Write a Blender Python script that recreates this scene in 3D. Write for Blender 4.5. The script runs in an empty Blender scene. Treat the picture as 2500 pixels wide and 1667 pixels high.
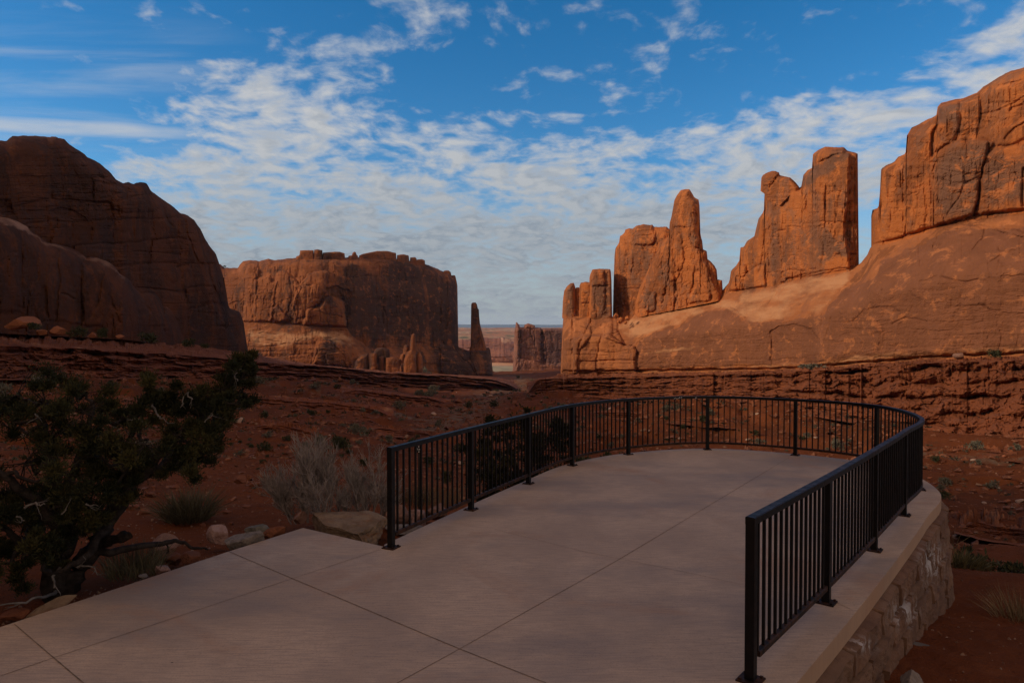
import bpy, math, random
import numpy as np
from mathutils import Vector, Matrix

SC = bpy.context.scene
COL = SC.collection
rnd = random.Random(7)
rng = np.random.default_rng(11)

# ------------------------------------------------------------------ camera
F = 1667.0                      # focal length in pixels of a 2500 px wide frame (24 mm)
CAM_H = 2.22
PITCH = math.atan(33.5 / F)
CP, SP = math.cos(PITCH), math.sin(PITCH)


def at(px, py, Y):
    """world points on the sight line through (px, py) of the photo at depth Y (metres)"""
    px = np.asarray(px, float); py = np.asarray(py, float); Y = np.asarray(Y, float)
    cx = (px - 1250) / F; cy = (833.5 - py) / F
    den = CP + cy * SP
    t = Y / den
    return np.stack([cx * t, Y + 0 * cx, CAM_H + (cy * CP - SP) * t], -1)


SLOPE = -0.015


def deckz(x, y):
    return SLOPE * y


def deck_pt(px, py):
    cx = (px - 1250) / F; cy = (833.5 - py) / F
    dy = CP + cy * SP; dz = cy * CP - SP
    t = -CAM_H / (dz - SLOPE * dy)
    return cx * t, dy * t


cam_d = bpy.data.cameras.new("camera")
cam = bpy.data.objects.new("camera", cam_d); COL.objects.link(cam)
cam_d.sensor_width = 36; cam_d.lens = 36 * F / 2500
cam_d.clip_start = 0.05; cam_d.clip_end = 40000
cam.location = (0, 0, CAM_H)
cam.rotation_euler = (math.pi / 2 - PITCH, 0, 0)
SC.camera = cam

# ------------------------------------------------------------------ noise
PERM = np.random.default_rng(3).permutation(256).astype(np.int64)
GR = np.random.default_rng(5).normal(size=(256, 3)); GR /= np.linalg.norm(GR, axis=1)[:, None]


def hsh(i, j, k):
    return PERM[(PERM[(PERM[i & 255] + j) & 255] + k) & 255]


def perlin(x, y, z=0.0):
    x, y, z = np.broadcast_arrays(np.asarray(x, float), np.asarray(y, float), np.asarray(z, float))
    i, j, k = np.floor(x).astype(np.int64), np.floor(y).astype(np.int64), np.floor(z).astype(np.int64)
    fx, fy, fz = x - i, y - j, z - k
    u, v, w = [t * t * t * (t * (t * 6 - 15) + 10) for t in (fx, fy, fz)]
    r = 0
    for di in (0, 1):
        for dj in (0, 1):
            for dk in (0, 1):
                g = GR[hsh(i + di, j + dj, k + dk)]
                d = g[..., 0] * (fx - di) + g[..., 1] * (fy - dj) + g[..., 2] * (fz - dk)
                r = r + d * (u if di else 1 - u) * (v if dj else 1 - v) * (w if dk else 1 - w)
    return r * 1.5


def fbm(x, y, z=0.0, o=4, g=0.5):
    r, a, s = 0, 1.0, 0
    for n in range(o):
        f = 2.03 ** n
        r = r + a * perlin(x * f + 17.3 * n, y * f - 9.1 * n, np.asarray(z, float) * f + 3.7 * n); s += a; a *= g
    return r / s


def worley(x, y, seed=0):
    """cell noise: nearest distance, second, random value of nearest cell"""
    i, j = np.floor(x).astype(np.int64), np.floor(y).astype(np.int64)
    d1 = np.full(x.shape, 9.0); d2 = np.full(x.shape, 9.0); c = np.zeros(x.shape); c2 = np.zeros(x.shape)
    for di in (-1, 0, 1):
        for dj in (-1, 0, 1):
            h = hsh(i + di, j + dj, seed + 0 * i); h2 = hsh(i + di, j + dj, seed + 31 + 0 * i)
            qx = i + di + (h / 255.0) * 0.86 + 0.07; qy = j + dj + (h2 / 255.0) * 0.86 + 0.07
            d = np.hypot(qx - x, qy - y)
            m = d < d1
            d2 = np.where(m, d1, np.minimum(d2, d))
            c = np.where(m, (h ^ h2) / 255.0, c); c2 = np.where(m, ((h * 7 + h2) & 255) / 255.0, c2)
            d1 = np.where(m, d, d1)
    return d1, d2, c, c2


def sstep(a, b, x):
    t = np.clip((x - a) / (b - a), 0, 1)
    return t * t * (3 - 2 * t)


# ------------------------------------------------------------------ object helpers
def mesh_np(name, V, Fq, mat=None, smooth=False, attrs=None, parent=None, tris=None):
    me = bpy.data.meshes.new(name)
    V = np.asarray(V, np.float32).reshape(-1, 3)
    Fq = np.asarray(Fq, np.int32).reshape(-1, 4) if Fq is not None and len(Fq) else np.zeros((0, 4), np.int32)
    T = np.asarray(tris, np.int32).reshape(-1, 3) if tris is not None and len(tris) else np.zeros((0, 3), np.int32)
    me.vertices.add(len(V)); me.vertices.foreach_set("co", V.ravel())
    nl = Fq.size + T.size
    me.loops.add(nl); me.loops.foreach_set("vertex_index", np.concatenate([Fq.ravel(), T.ravel()]))
    nf = len(Fq) + len(T)
    me.polygons.add(nf)
    st = np.concatenate([np.arange(len(Fq)) * 4, Fq.size + np.arange(len(T)) * 3]).astype(np.int32)
    me.polygons.foreach_set("loop_start", st)
    me.polygons.foreach_set("use_smooth", np.full(nf, bool(smooth)))
    me.update(calc_edges=True)
    for k, a in (attrs or {}).items():
        at_ = me.attributes.new(k, 'FLOAT', 'POINT'); at_.data.foreach_set("value", np.asarray(a, np.float32).ravel())
    if mat: me.materials.append(mat)
    o = bpy.data.objects.new(name, me); COL.objects.link(o)
    if parent:
        o.parent = parent
        o.matrix_parent_inverse = Matrix.Translation(parent.location).inverted()
    return o


def grid_faces(nr, nc, off=0, flip=False):
    i = np.arange(nr - 1)[:, None] * nc + np.arange(nc - 1)[None, :] + off
    q = np.stack([i, i + 1, i + nc + 1, i + nc], -1).reshape(-1, 4)
    return q[:, ::-1] if flip else q


class MB:
    """collects boxes and tubes, built as ONE mesh"""

    def __init__(s): s.v = []; s.f = []; s.n = 0; s.t = []

    def add(s, V, Fq=None, T=None):
        V = np.asarray(V, float).reshape(-1, 3)
        s.v.append(V)
        if Fq is not None and len(Fq): s.f.append(np.asarray(Fq, int) + s.n)
        if T is not None and len(T): s.t.append(np.asarray(T, int) + s.n)
        s.n += len(V)

    def box(s, c, sx, sy, sz, ax=(1, 0), shear=0.0):
        """box centred on c; ax = direction of its x side in plan; shear = z rise per metre of x side"""
        ux = np.array([ax[0], ax[1], shear]); n = math.hypot(ax[0], ax[1]); ux = np.array([ax[0] / n, ax[1] / n, shear])
        uy = np.array([-ax[1] / n, ax[0] / n, 0]); uz = np.array([0, 0, 1.0])
        V = [np.array(c) + a * sx / 2 * ux + b * sy / 2 * uy + d * sz / 2 * uz for d in (-1, 1) for b in (-1, 1) for a in (-1, 1)]
        s.add(V, [(0, 2, 3, 1), (4, 5, 7, 6), (0, 1, 5, 4), (2, 6, 7, 3), (0, 4, 6, 2), (1, 3, 7, 5)])

    def tube(s, P, R, k=6):
        P = np.asarray(P, float); R = np.broadcast_to(np.asarray(R, float), (len(P),))
        T = np.gradient(P, axis=0); T /= np.linalg.norm(T, axis=1)[:, None] + 1e-9
        up = np.array([0.31, 0.17, 0.93])
        A = np.cross(T, up); A /= np.linalg.norm(A, axis=1)[:, None] + 1e-9
        B = np.cross(T, A)
        th = np.arange(k) * 2 * math.pi / k
        V = P[:, None, :] + R[:, None, None] * (np.cos(th)[None, :, None] * A[:, None, :] + np.sin(th)[None, :, None] * B[:, None, :])
        n = len(P)
        q = []
        for i in range(n - 1):
            for j in range(k):
                q.append((i * k + j, i * k + (j + 1) % k, (i + 1) * k + (j + 1) % k, (i + 1) * k + j))
        s.add(V.reshape(-1, 3), q)

    def build(s, name, mat, parent=None, smooth=False, attrs=None):
        return mesh_np(name, np.concatenate(s.v), np.concatenate(s.f) if s.f else None, mat, smooth, attrs, parent,
                       np.concatenate(s.t) if s.t else None)


def tag(o, label=None, cat=None, group=None, kind=None):
    if label: o["label"] = label
    if cat: o["category"] = cat
    if group: o["group"] = group
    if kind: o["kind"] = kind
    return o


def thing(name, label, cat, loc=(0, 0, 0), group=None):
    o = bpy.data.objects.new(name, None); COL.objects.link(o)
    o.empty_display_size = 0.3
    o.location = loc
    return tag(o, label, cat, group)


# ------------------------------------------------------------------ material helpers
class NT:
    def __init__(s, tree): s.t = tree; s.n = tree.nodes; s.l = tree.links

    def node(s, ty, **kw):
        n = s.n.new(ty)
        for k, v in kw.items():
            if k == 'inp':
                for kk, vv in v.items(): s.set(n.inputs[kk], vv)
            else: setattr(n, k, v)
        return n

    def set(s, sock, v):
        if hasattr(v, 'is_output'): s.l.new(v, sock)
        elif isinstance(v, (tuple, list)) and sock.type == 'RGBA': sock.default_value = (*v[:3], 1)
        else: sock.default_value = v

    def math(s, op, a, b=None, c=None, clamp=False):
        n = s.node('ShaderNodeMath', operation=op, use_clamp=clamp)
        for i, v in enumerate((a, b, c)):
            if v is not None: s.set(n.inputs[i], v)
        return n.outputs[0]

    def vmath(s, op, a, b=None):
        n = s.node('ShaderNodeVectorMath', operation=op)
        s.set(n.inputs[0], a)
        if b is not None: s.set(n.inputs[1], b)
        return n.outputs['Value'] if op in ('DOT_PRODUCT', 'LENGTH') else n.outputs[0]

    def mix(s, f, a, b, mode='MIX'):
        n = s.node('ShaderNodeMix', data_type='RGBA', blend_type=mode)
        s.set(n.inputs['Factor'], f); s.set(n.inputs[6], a); s.set(n.inputs[7], b)
        return n.outputs[2]

    def ramp(s, v, lo, hi, a=0.0, b=1.0):
        n = s.node('ShaderNodeMapRange', interpolation_type='SMOOTHSTEP')
        for k, x in (('Value', v), ('From Min', lo), ('From Max', hi), ('To Min', a), ('To Max', b)): s.set(n.inputs[k], x)
        return n.outputs[0]

    def noise(s, vec, scale, detail=4, rough=0.5, dist=0.0):
        n = s.node('ShaderNodeTexNoise')
        s.set(n.inputs['Vector'], vec)
        for k, x in (('Scale', scale), ('Detail', detail), ('Roughness', rough), ('Distortion', dist)): s.set(n.inputs[k], x)
        return n.outputs['Fac']

    def mapping(s, vec, scale=(1, 1, 1), loc=(0, 0, 0), rot=(0, 0, 0)):
        n = s.node('ShaderNodeMapping'); s.set(n.inputs['Vector'], vec)
        n.inputs['Scale'].default_value = scale; n.inputs['Location'].default_value = loc; n.inputs['Rotation'].default_value = rot
        return n.outputs[0]

    def attr(s, name):
        return s.node('ShaderNodeAttribute', attribute_name=name).outputs['Fac']

    def coord(s, which='Object'):
        return s.node('ShaderNodeTexCoord').outputs[which]

    def bump(s, h, strength, dist):
        n = s.node('ShaderNodeBump'); s.set(n.inputs['Height'], h)
        n.inputs['Strength'].default_value = strength; n.inputs['Distance'].default_value = dist
        return n.outputs[0]


def material(name):
    m = bpy.data.materials.new(name); m.use_nodes = True
    nt = NT(m.node_tree)
    b = m.node_tree.nodes['Principled BSDF']
    b.inputs['Roughness'].default_value = 0.9
    b.inputs['Specular IOR Level'].default_value = 0.25
    return m, nt, b


def rock_material(name, c1, c2, varn_shade, pale, S, streak=0.5, stratal=0.5, vlo=0.5, bumpd=0.3, brown=None, bcov=0.49):
    """sandstone: two tones, dark desert varnish (streaks + attribute 'varnish'), pale bands (attribute 'pale');
    S = metres per feature"""
    m, nt, b = material(name)
    co = nt.coord('Object')
    n1 = nt.noise(co, 0.5 / S, 6, 0.6)
    col = nt.mix(nt.ramp(n1, 0.34, 0.68), c1, c2)
    if brown:      # thin weathered skin that covers much of a face and has spalled off elsewhere
        bn = nt.noise(nt.mapping(co, (1.2, 1.2, 0.3)), 0.6 / S, 10, 0.68, 0.5)
        bm_ = nt.ramp(nt.math('ADD', bn, nt.math('MULTIPLY', nt.attr('varnish_shade'), 0.06)), bcov, bcov + 0.045)
        col = nt.mix(nt.math('MULTIPLY', bm_, 0.9), col, nt.mix(nt.noise(co, 2.5 / S, 5, 0.6), brown, tuple(x * 0.7 for x in brown)))
    # fine strata
    st = nt.noise(nt.mapping(co, (0.05 / S, 0.05 / S, 1.1 / S)), 1.0, 5, 0.65, 0.4)
    col = nt.mix(nt.math('MULTIPLY', nt.ramp(st, 0.46, 0.62), 0.55 * stratal), col, tuple(x * 0.62 for x in c1))
    st2 = nt.noise(nt.mapping(co, (0.03 / S, 0.03 / S, 0.35 / S), (3, 1, 7)), 1.0, 4, 0.6, 0.3)
    col = nt.mix(nt.math('MULTIPLY', nt.ramp(st2, 0.52, 0.66), 0.6 * stratal), col, tuple(min(1, x * 1.25) for x in c2))
    # streaks running down + varnished blotches
    sv = nt.noise(nt.mapping(co, (0.55 / S, 0.55 / S, 0.045 / S)), 1.0, 5, 0.6, 0.2)
    bl = nt.noise(co, 0.16 / S, 7, 0.62, 0.6)
    va = nt.attr('varnish_shade')
    vsum = nt.math('ADD', nt.math('MULTIPLY', sv, streak), nt.math('MULTIPLY', bl, 1 - streak))
    vf = nt.ramp(nt.math('ADD', vsum, nt.math('MULTIPLY', va, 0.3)), vlo, vlo + 0.13)
    vt = nt.mix(nt.noise(co, 1.2 / S, 4, 0.6), varn_shade, tuple(x * 1.6 for x in varn_shade))
    col = nt.mix(nt.math('MULTIPLY', vf, 0.85), col, vt)
    f1 = nt.noise(nt.mapping(co, (1, 1, 0.7)), 1.1 / S, 8, 0.68, 0.5)
    col = nt.mix(nt.math('MULTIPLY', nt.ramp(f1, 0.50, 0.62), 0.55), col, tuple(x * 1.7 for x in varn_shade))
    f2 = nt.noise(nt.mapping(co, (1, 1, 1.3), (5, 2, 3)), 1.7 / S, 7, 0.68, 0.3)
    col = nt.mix(nt.math('MULTIPLY', nt.ramp(f2, 0.54, 0.66), 0.6), col, tuple(min(1, x * 1.3) for x in c1))
    pa = nt.attr('pale')
    pn = nt.noise(nt.mapping(co, (0.3 / S, 0.3 / S, 1.2 / S)), 1.0, 5, 0.65)
    col = nt.mix(nt.math('MULTIPLY', nt.ramp(nt.math('ADD', pn, nt.math('MULTIPLY', pa, 0.62)), 0.72, 1.0), 0.9), col, pale)
    # thin pale chips where the varnished skin has spalled off
    ch = nt.noise(nt.mapping(co, (0.5 / S, 0.5 / S, 0.9 / S)), 1.3, 6, 0.55, 1.2)
    cf = nt.math('SUBTRACT', 1.0, nt.ramp(nt.math('ABSOLUTE', nt.math('SUBTRACT', ch, 0.5)), 0.004, 0.018))
    cm = nt.ramp(nt.noise(co, 0.3 / S, 3, 0.5), 0.5, 0.66)
    col = nt.mix(nt.math('MULTIPLY', nt.math('MULTIPLY', cf, cm), 0.7), col, tuple(min(1, x * 1.35) for x in c2))
    nt.set(b.inputs['Base Color'], col)
    h = nt.math('ADD', nt.math('MULTIPLY', nt.noise(nt.mapping(co, (1, 1, 1.4)), 3.0 / S, 10, 0.72), 1.2), nt.math('MULTIPLY', st, 0.5 * stratal))
    nt.set(b.inputs['Normal'], nt.bump(h, 0.5, bumpd * S * 0.7))
    b.inputs['Roughness'].default_value = 0.95
    b.inputs['Specular IOR Level'].default_value = 0.12
    return m


def simple(name, col, rough=0.8, spec=0.25, metal=0.0, vary=0.25, scale=8.0, bump=0.0, col2=None):
    m, nt, b = material(name)
    co = nt.coord('Object')
    n = nt.noise(co, scale, 5, 0.6)
    c2 = col2 or tuple(x * (1 - vary) for x in col)
    nt.set(b.inputs['Base Color'], nt.mix(nt.ramp(n, 0.35, 0.65), col, c2))
    b.inputs['Roughness'].default_value = rough; b.inputs['Specular IOR Level'].default_value = spec
    b.inputs['Metallic'].default_value = metal
    if bump: nt.set(b.inputs['Normal'], nt.bump(nt.noise(co, scale * 3, 6, 0.65), 0.6, bump))
    return m
# ------------------------------------------------------------------ relief rock bodies
def Z(ox, oy, s, pts):
    return [(ox + x / s, oy + y / s) for x, y in pts]


def z1(p): return Z(0, 300, 2.6129, p)
def z2(p): return Z(500, 560, 3.0947, p)
def z3(p): return Z(1100, 700, 6.272, p)
def z4(p): return Z(1350, 420, 3.0156, p)
def z5(p): return Z(1750, 320, 2.6125, p)
def z6(p): return Z(2080, 140, 2.0643, p)


def line_dist(px, py, pts, closed=False):
    pts = np.asarray(pts, float)
    d = np.full(np.shape(px), 1e9)
    n = len(pts)
    for i in range(n if closed else n - 1):
        a = pts[i]; b = pts[(i + 1) % n]
        e = b - a; L = e @ e + 1e-9
        t = np.clip(((px - a[0]) * e[0] + (py - a[1]) * e[1]) / L, 0, 1)
        d = np.minimum(d, np.hypot(px - a[0] - t * e[0], py - a[1] - t * e[1]))
    return d


def poly_sd(px, py, poly):
    poly = np.asarray(poly, float)
    ins = np.zeros(np.shape(px), bool)
    n = len(poly)
    for i in range(n):
        x1, y1 = poly[i]; x2, y2 = poly[(i + 1) % n]
        if y1 == y2: continue
        c = ((y1 > py) != (y2 > py)) & (px < (x2 - x1) * (py - y1) / (y2 - y1) + x1)
        ins ^= c
    d = line_dist(px, py, poly, True)
    return np.where(ins, d, -d)


def cur(pts):
    p = np.asarray(pts, float)
    return lambda x: np.interp(x, p[:, 0], p[:, 1])


def rock_mesh(name, sil, base, D, mat, R=6.0, w=40.0, T=20.0, lean=0.0, lean0=0.0, S=60.0, big=8.0, col=6.0, strata=2.0,
              block=4.0, fine=2.0, slabs=(), cracks=(), varn_shade=(), pale=(), step=3.0, parent=None, jag=2.0, seed=0,
              ends=(True, True), below=8.0, sil_w=None, caprock=0.0, joints=0.0, tall=1.0, smooth=False, terr=0.0, topsmooth=0.0):
    sil = np.asarray(sil, float)
    xs = np.maximum.accumulate(sil[:, 0] + np.arange(len(sil)) * 1e-4)
    x0, x1 = xs[0], xs[-1]
    nc = max(6, int((x1 - x0) / step) + 1)
    X = np.linspace(x0, x1, nc)
    top = np.interp(X, xs, sil[:, 1])
    by = base(X) if callable(base) else np.interp(X, *np.asarray(base, float).T)
    jn = fbm(X / (S * 0.22), seed * 3.3, 1.7, 4, 0.6) * jag * 2.2
    top = top + jn * np.clip((by - top) / 20, 0, 1)
    top = np.minimum(top, by - 1)
    hmax = (by - top).max()
    nr = max(6, int(hmax / step) + 1)
    v = np.linspace(0, 1, nr)
    v = np.concatenate([v[:-1], 1 - (1 - v[-2]) * np.array([0.66, 0.36, 0.14, 0.03, 0.0])])
    nr = len(v)
    lo = by + below
    PX = np.repeat(X[None, :], nr, 0)
    PY = lo[None, :] + (top - lo)[None, :] * v[:, None]
    # distance to the outline (top and sides)
    outline = np.stack([X, top], 1)
    k = max(1, len(outline) // 260)
    outline = outline[::k] if k > 1 else outline
    if not np.allclose(outline[-1], [X[-1], top[-1]]): outline = np.vstack([outline, [X[-1], top[-1]]])
    if ends[0]: outline = np.vstack([[X[0], lo[0] + 400], outline])
    if ends[1]: outline = np.vstack([outline, [X[-1], lo[-1] + 400]])
    d = line_dist(PX, PY, outline)
    d[-1, :] = 0
    if ends[0]: d[:, 0] = 0
    if ends[1]: d[:, -1] = 0
    prof = np.sqrt(np.clip(1 - (1 - np.clip(d / w, 0, 1)) ** 2, 0, 1))
    D0 = np.repeat(D(X)[None, :], nr, 0)
    mpp = D0 / F
    infl = R * (1 - prof)
    ln = lean * sstep(lean0, 1.0, v)[:, None] if lean else 0
    # ---- relief, in photo pixels, towards the viewer
    q, p = PX / S, PY / S
    z = seed * 7.31
    wq = fbm(q * 0.7, p * 0.5, z + 4, 3) * 0.55
    wp = fbm(q * 0.6, p * 0.9, z + 9, 3) * 0.4
    rel = big * fbm(q * 0.5, p * 0.35, z, 4)
    if col:
        a = perlin(q * 0.9 + wq, p * 0.13, z + 2)
        rel -= col * np.exp(-(a / 0.045) ** 2) * sstep(-0.25, 0.25, perlin(q * 0.7, p * 0.5, z + 21))
        a = perlin(q * 2.3 + wq * 1.5, p * 0.3, z + 3)
        rel -= 0.5 * col * np.exp(-(a / 0.06) ** 2) * sstep(-0.1, 0.3, perlin(q * 0.9, p * 0.8, z + 22))
        rel += col * 0.6 * fbm(q * 1.6 + wq, p * 0.16, z + 5, 3)
    if block:
        d1, d2, c, c2 = worley(q * 1.15 + wq, p * 0.75 + wp, seed)
        rel += block * (c - 0.5) * 1.5 + block * 0.5 * (c2 - 0.5) * (d1)
        d1, d2, c, c2 = worley(q * 2.9 + wq * 2, p * 2.2 + wp * 2, seed + 5)
        rel += block * 0.55 * (c - 0.5)
    if strata:
        yy = p + wp * 0.35
        a = fbm(q * 0.18, yy * 6.0, z + 6, 3, 0.6)
        rel += 0.7 * strata * np.tanh(a * 3) * sstep(-0.3, 0.3, perlin(q * 0.4, p * 0.5, z + 31))
        a = perlin(q * 0.12, yy * 2.2, z + 7)
        rel -= 1.3 * strata * np.exp(-(a / 0.03) ** 2) * sstep(0.0, 0.3, perlin(q * 0.6, p * 1.1, z + 32))
    if joints:      # broken beds: ledges of uneven height cut by upright joints into blocks standing in or out
        for sc, am, mk in ((0.62, 1.0, 0.05), (0.24, 0.5, 0.0), (0.11, 0.28, -0.05)):
            bb = PY / (S * sc * tall) + 0.55 * fbm(q * 0.9 / sc * 0.3, p * 0.6, z + 50 + sc, 4) + 0.10 * q
            k = np.floor(bb).astype(np.int64); fr = bb - k
            hk = hsh(k + 60, 0 * k + seed, 0 * k) / 255.0
            jj = PX / (S * sc * (0.7 + 1.1 * hk) * tall ** -0.45) + hk * 13 + 0.35 * fbm(q / sc * 0.6, p / sc * 0.6, z + 60 + sc, 3)
            j = np.floor(jj).astype(np.int64); fj = jj - j
            hb_ = hsh(k + 60, j + 100, 0 * k + seed) / 255.0
            w_ = sstep(mk - 0.12, mk + 0.18, perlin(q * 0.55, p * 0.6, z + 70 + sc) + 0.1)
            edge = np.minimum(np.minimum(fj, 1 - fj), np.minimum(fr, 1 - fr) * 0.8)
            rel += joints * am * w_ * ((hb_ - 0.5) * 1.3 + (hk - 0.5) * 0.9 - 0.55 * np.exp(-(edge / 0.05) ** 2) + 0.35 * (0.5 - fr) * (hb_ > 0.35))
    if terr:
        b = (PY + 6 * perlin(q * 0.5, p * 0.5, z + 8)) / terr
        rel += terr * 0.5 * (np.abs((b % 1) - 0.5) * 2 - 0.5)
    rel += fine * 1.5 * fbm(q * 5, p * 4, z + 11, 5, 0.62)
    d1, d2, c, c2 = worley(q * 6.5 + wq * 3, p * 4.5 + wp * 3, seed + 9)
    rel += fine * 1.1 * (c - 0.5) * sstep(-0.1, 0.25, perlin(q * 0.9, p * 0.9, z + 34))
    if topsmooth:
        rel *= 1 - topsmooth * (1 - np.clip(d / w, 0, 1))
    if caprock:
        rel += caprock * (1 - sstep(8, 13, d)) - caprock * 1.4 * sstep(8, 11, d) * (1 - sstep(16, 30, d))
    for s in slabs:
        poly, off = s[0], s[1]; bev = s[2] if len(s) > 2 else 6.0
        sd = poly_sd(PX + 3 * perlin(q * 4, p * 4, z + 13), PY + 3 * perlin(q * 4, p * 4, z + 14), poly)
        t = np.clip((sd + bev * 0.3) / bev, 0, 1)
        rel += off * np.sqrt(1 - (1 - t) ** 2)
        rel -= min(abs(off), 5.0) * 0.5 * np.exp(-((sd + 2.0) / 2.4) ** 2) * sstep(-0.35, 0.1, perlin(q * 3, p * 3, z + 33))
    for c in cracks:
        cd = line_dist(PX + 4 * perlin(q * 3, p * 3, z + 15), PY + 3 * perlin(q * 3, p * 3, z + 16), c[0])
        rel -= 0.75 * c[2] * np.exp(-(cd / (c[1] * 0.8)) ** 2)
    damp = np.clip(d / 9, 0, 1)
    Df = D0 + infl + ln - rel * mpp * damp
    front = at(PX, PY, Df)
    Db = D0 + R + ln + (R + T) * prof * (0.85 + 0.15 * fbm(q, p, z + 40, 2)) - rel * mpp * damp * 0.3
    back = at(PX, PY, Db)
    V = np.concatenate([front.reshape(-1, 3), back.reshape(-1, 3)])
    n = nr * nc
    Fq = np.concatenate([grid_faces(nr, nc), grid_faces(nr, nc, n, True)])
    va = np.zeros_like(PX); pa = np.zeros_like(PX)
    for (poly, soft, amt) in varn_shade:
        va += amt * sstep(-soft, soft, poly_sd(PX + 14 * fbm(q * 2, p * 2, z + 17, 4), PY + 14 * fbm(q * 2, p * 2, z + 18, 4), poly))
    for (poly, soft, amt) in pale:
        pa += amt * sstep(-soft, soft, poly_sd(PX + 12 * fbm(q * 2, p * 2, z + 19, 4), PY + 12 * fbm(q * 2, p * 2, z + 20, 4), poly))
    A = {'varnish_shade': np.concatenate([va.ravel()] * 2), 'pale': np.concatenate([pa.ravel()] * 2)}
    return mesh_np(name, V, Fq, mat, smooth, A, parent)


# base colours of the sandstone: orange where fresh, grey-brown where desert-varnished, pale buff where bleached
ORANGE = (0.40, 0.135, 0.042)
ORANGE2 = (0.27, 0.085, 0.029)
BROWN = (0.30, 0.110, 0.042)
BROWN2 = (0.20, 0.068, 0.028)
VARN = (0.125, 0.062, 0.038)
PALE = (0.52, 0.27, 0.135)
m_tower = rock_material('tower_sandstone', (0.46, 0.147, 0.041), (0.38, 0.117, 0.034), VARN, PALE, 6.0, 0.6, 0.45, 0.525, brown=(0.27, 0.092, 0.034), bcov=0.485)
m_wall = rock_material('wall_sandstone', (0.40, 0.145, 0.052), (0.32, 0.112, 0.042), (0.145, 0.057, 0.029), (0.50, 0.245, 0.115), 6.0, 0.6, 0.45, 0.50, brown=(0.24, 0.086, 0.034), bcov=0.52)
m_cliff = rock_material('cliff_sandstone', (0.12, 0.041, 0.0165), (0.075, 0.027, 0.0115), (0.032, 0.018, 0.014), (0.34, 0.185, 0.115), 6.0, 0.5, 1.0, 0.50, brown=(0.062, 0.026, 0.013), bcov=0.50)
m_butte = rock_material('butte_sandstone', (0.27, 0.093, 0.034), (0.165, 0.056, 0.023), (0.030, 0.018, 0.015), (0.46, 0.25, 0.13), 12.0, 0.8, 0.7, 0.505)
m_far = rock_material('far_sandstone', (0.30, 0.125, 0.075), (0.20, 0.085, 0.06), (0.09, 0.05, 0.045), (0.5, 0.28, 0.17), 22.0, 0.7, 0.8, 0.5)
m_ledge = rock_material('ledge_mudstone', (0.21, 0.066, 0.026), (0.155, 0.048, 0.02), (0.08, 0.032, 0.02), (0.36, 0.17, 0.085), 2.2, 0.15, 1.0, 0.56, 0.5)

# ================================================================== right-hand wall
D_wall = cur([(1360, 265), (1500, 250), (1760, 205), (2000, 165), (2130, 150), (2300, 135), (2500, 122), (3000, 100), (3700, 84)])
wall_base = cur([(1360, 909), (1500, 908), (1760, 905), (1900, 902), (2000, 897), (2100, 888), (2200, 880), (2300, 872), (2500, 864), (3000, 845), (3700, 830)])
tower_foot = z4([(70, 1055), (430, 1055), (440, 1070), (500, 1075), (560, 1095), (600, 1050), (690, 1025), (900, 985), (1000, 965),
                 (1160, 932), (1235, 915)]) + z5([(60, 1020), (150, 1008), (310, 985), (400, 965), (500, 938), (640, 906), (800, 885),
                 (870, 877), (920, 840), (960, 790), (980, 742)]) + z6([(110, 945), (130, 935), (260, 905), (330, 880), (460, 835), (540, 815),
                 (620, 800), (720, 785), (867, 765)]) + [(2600, 490), (2800, 450), (3200, 400), (3700, 380)]
foot = cur([(x, y) for x, y in tower_foot])
apron_sil = z4([(57, 1465), (58, 1300), (70, 1180), (69, 1058)]) + tower_foot[1:]
wall_thing = thing('rock_wall', 'long smooth brown sandstone wall carrying the orange towers on the right', 'rock wall', tuple(at(1900, 900, D_wall(1900))))
low_varn = z4([(600, 1300), (640, 1250), (700, 1215), (780, 1190), (850, 1160), (930, 1150), (1000, 1120), (1060, 1050), (1150, 1020), (1290, 1015), (1357, 1060)]) + \
    z5([(60, 1150), (110, 1165), (180, 1215), (250, 1225), (340, 1212), (420, 1235), (540, 1190), (680, 1172), (740, 1090), (820, 1020), (1000, 960),
        (1045, 900)]) + [(2150, 640), (2330, 560), (2500, 560), (3700, 420), (3700, 860), (2500, 855), (2200, 866), (1900, 890), (1600, 895), (1552, 895)]
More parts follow.
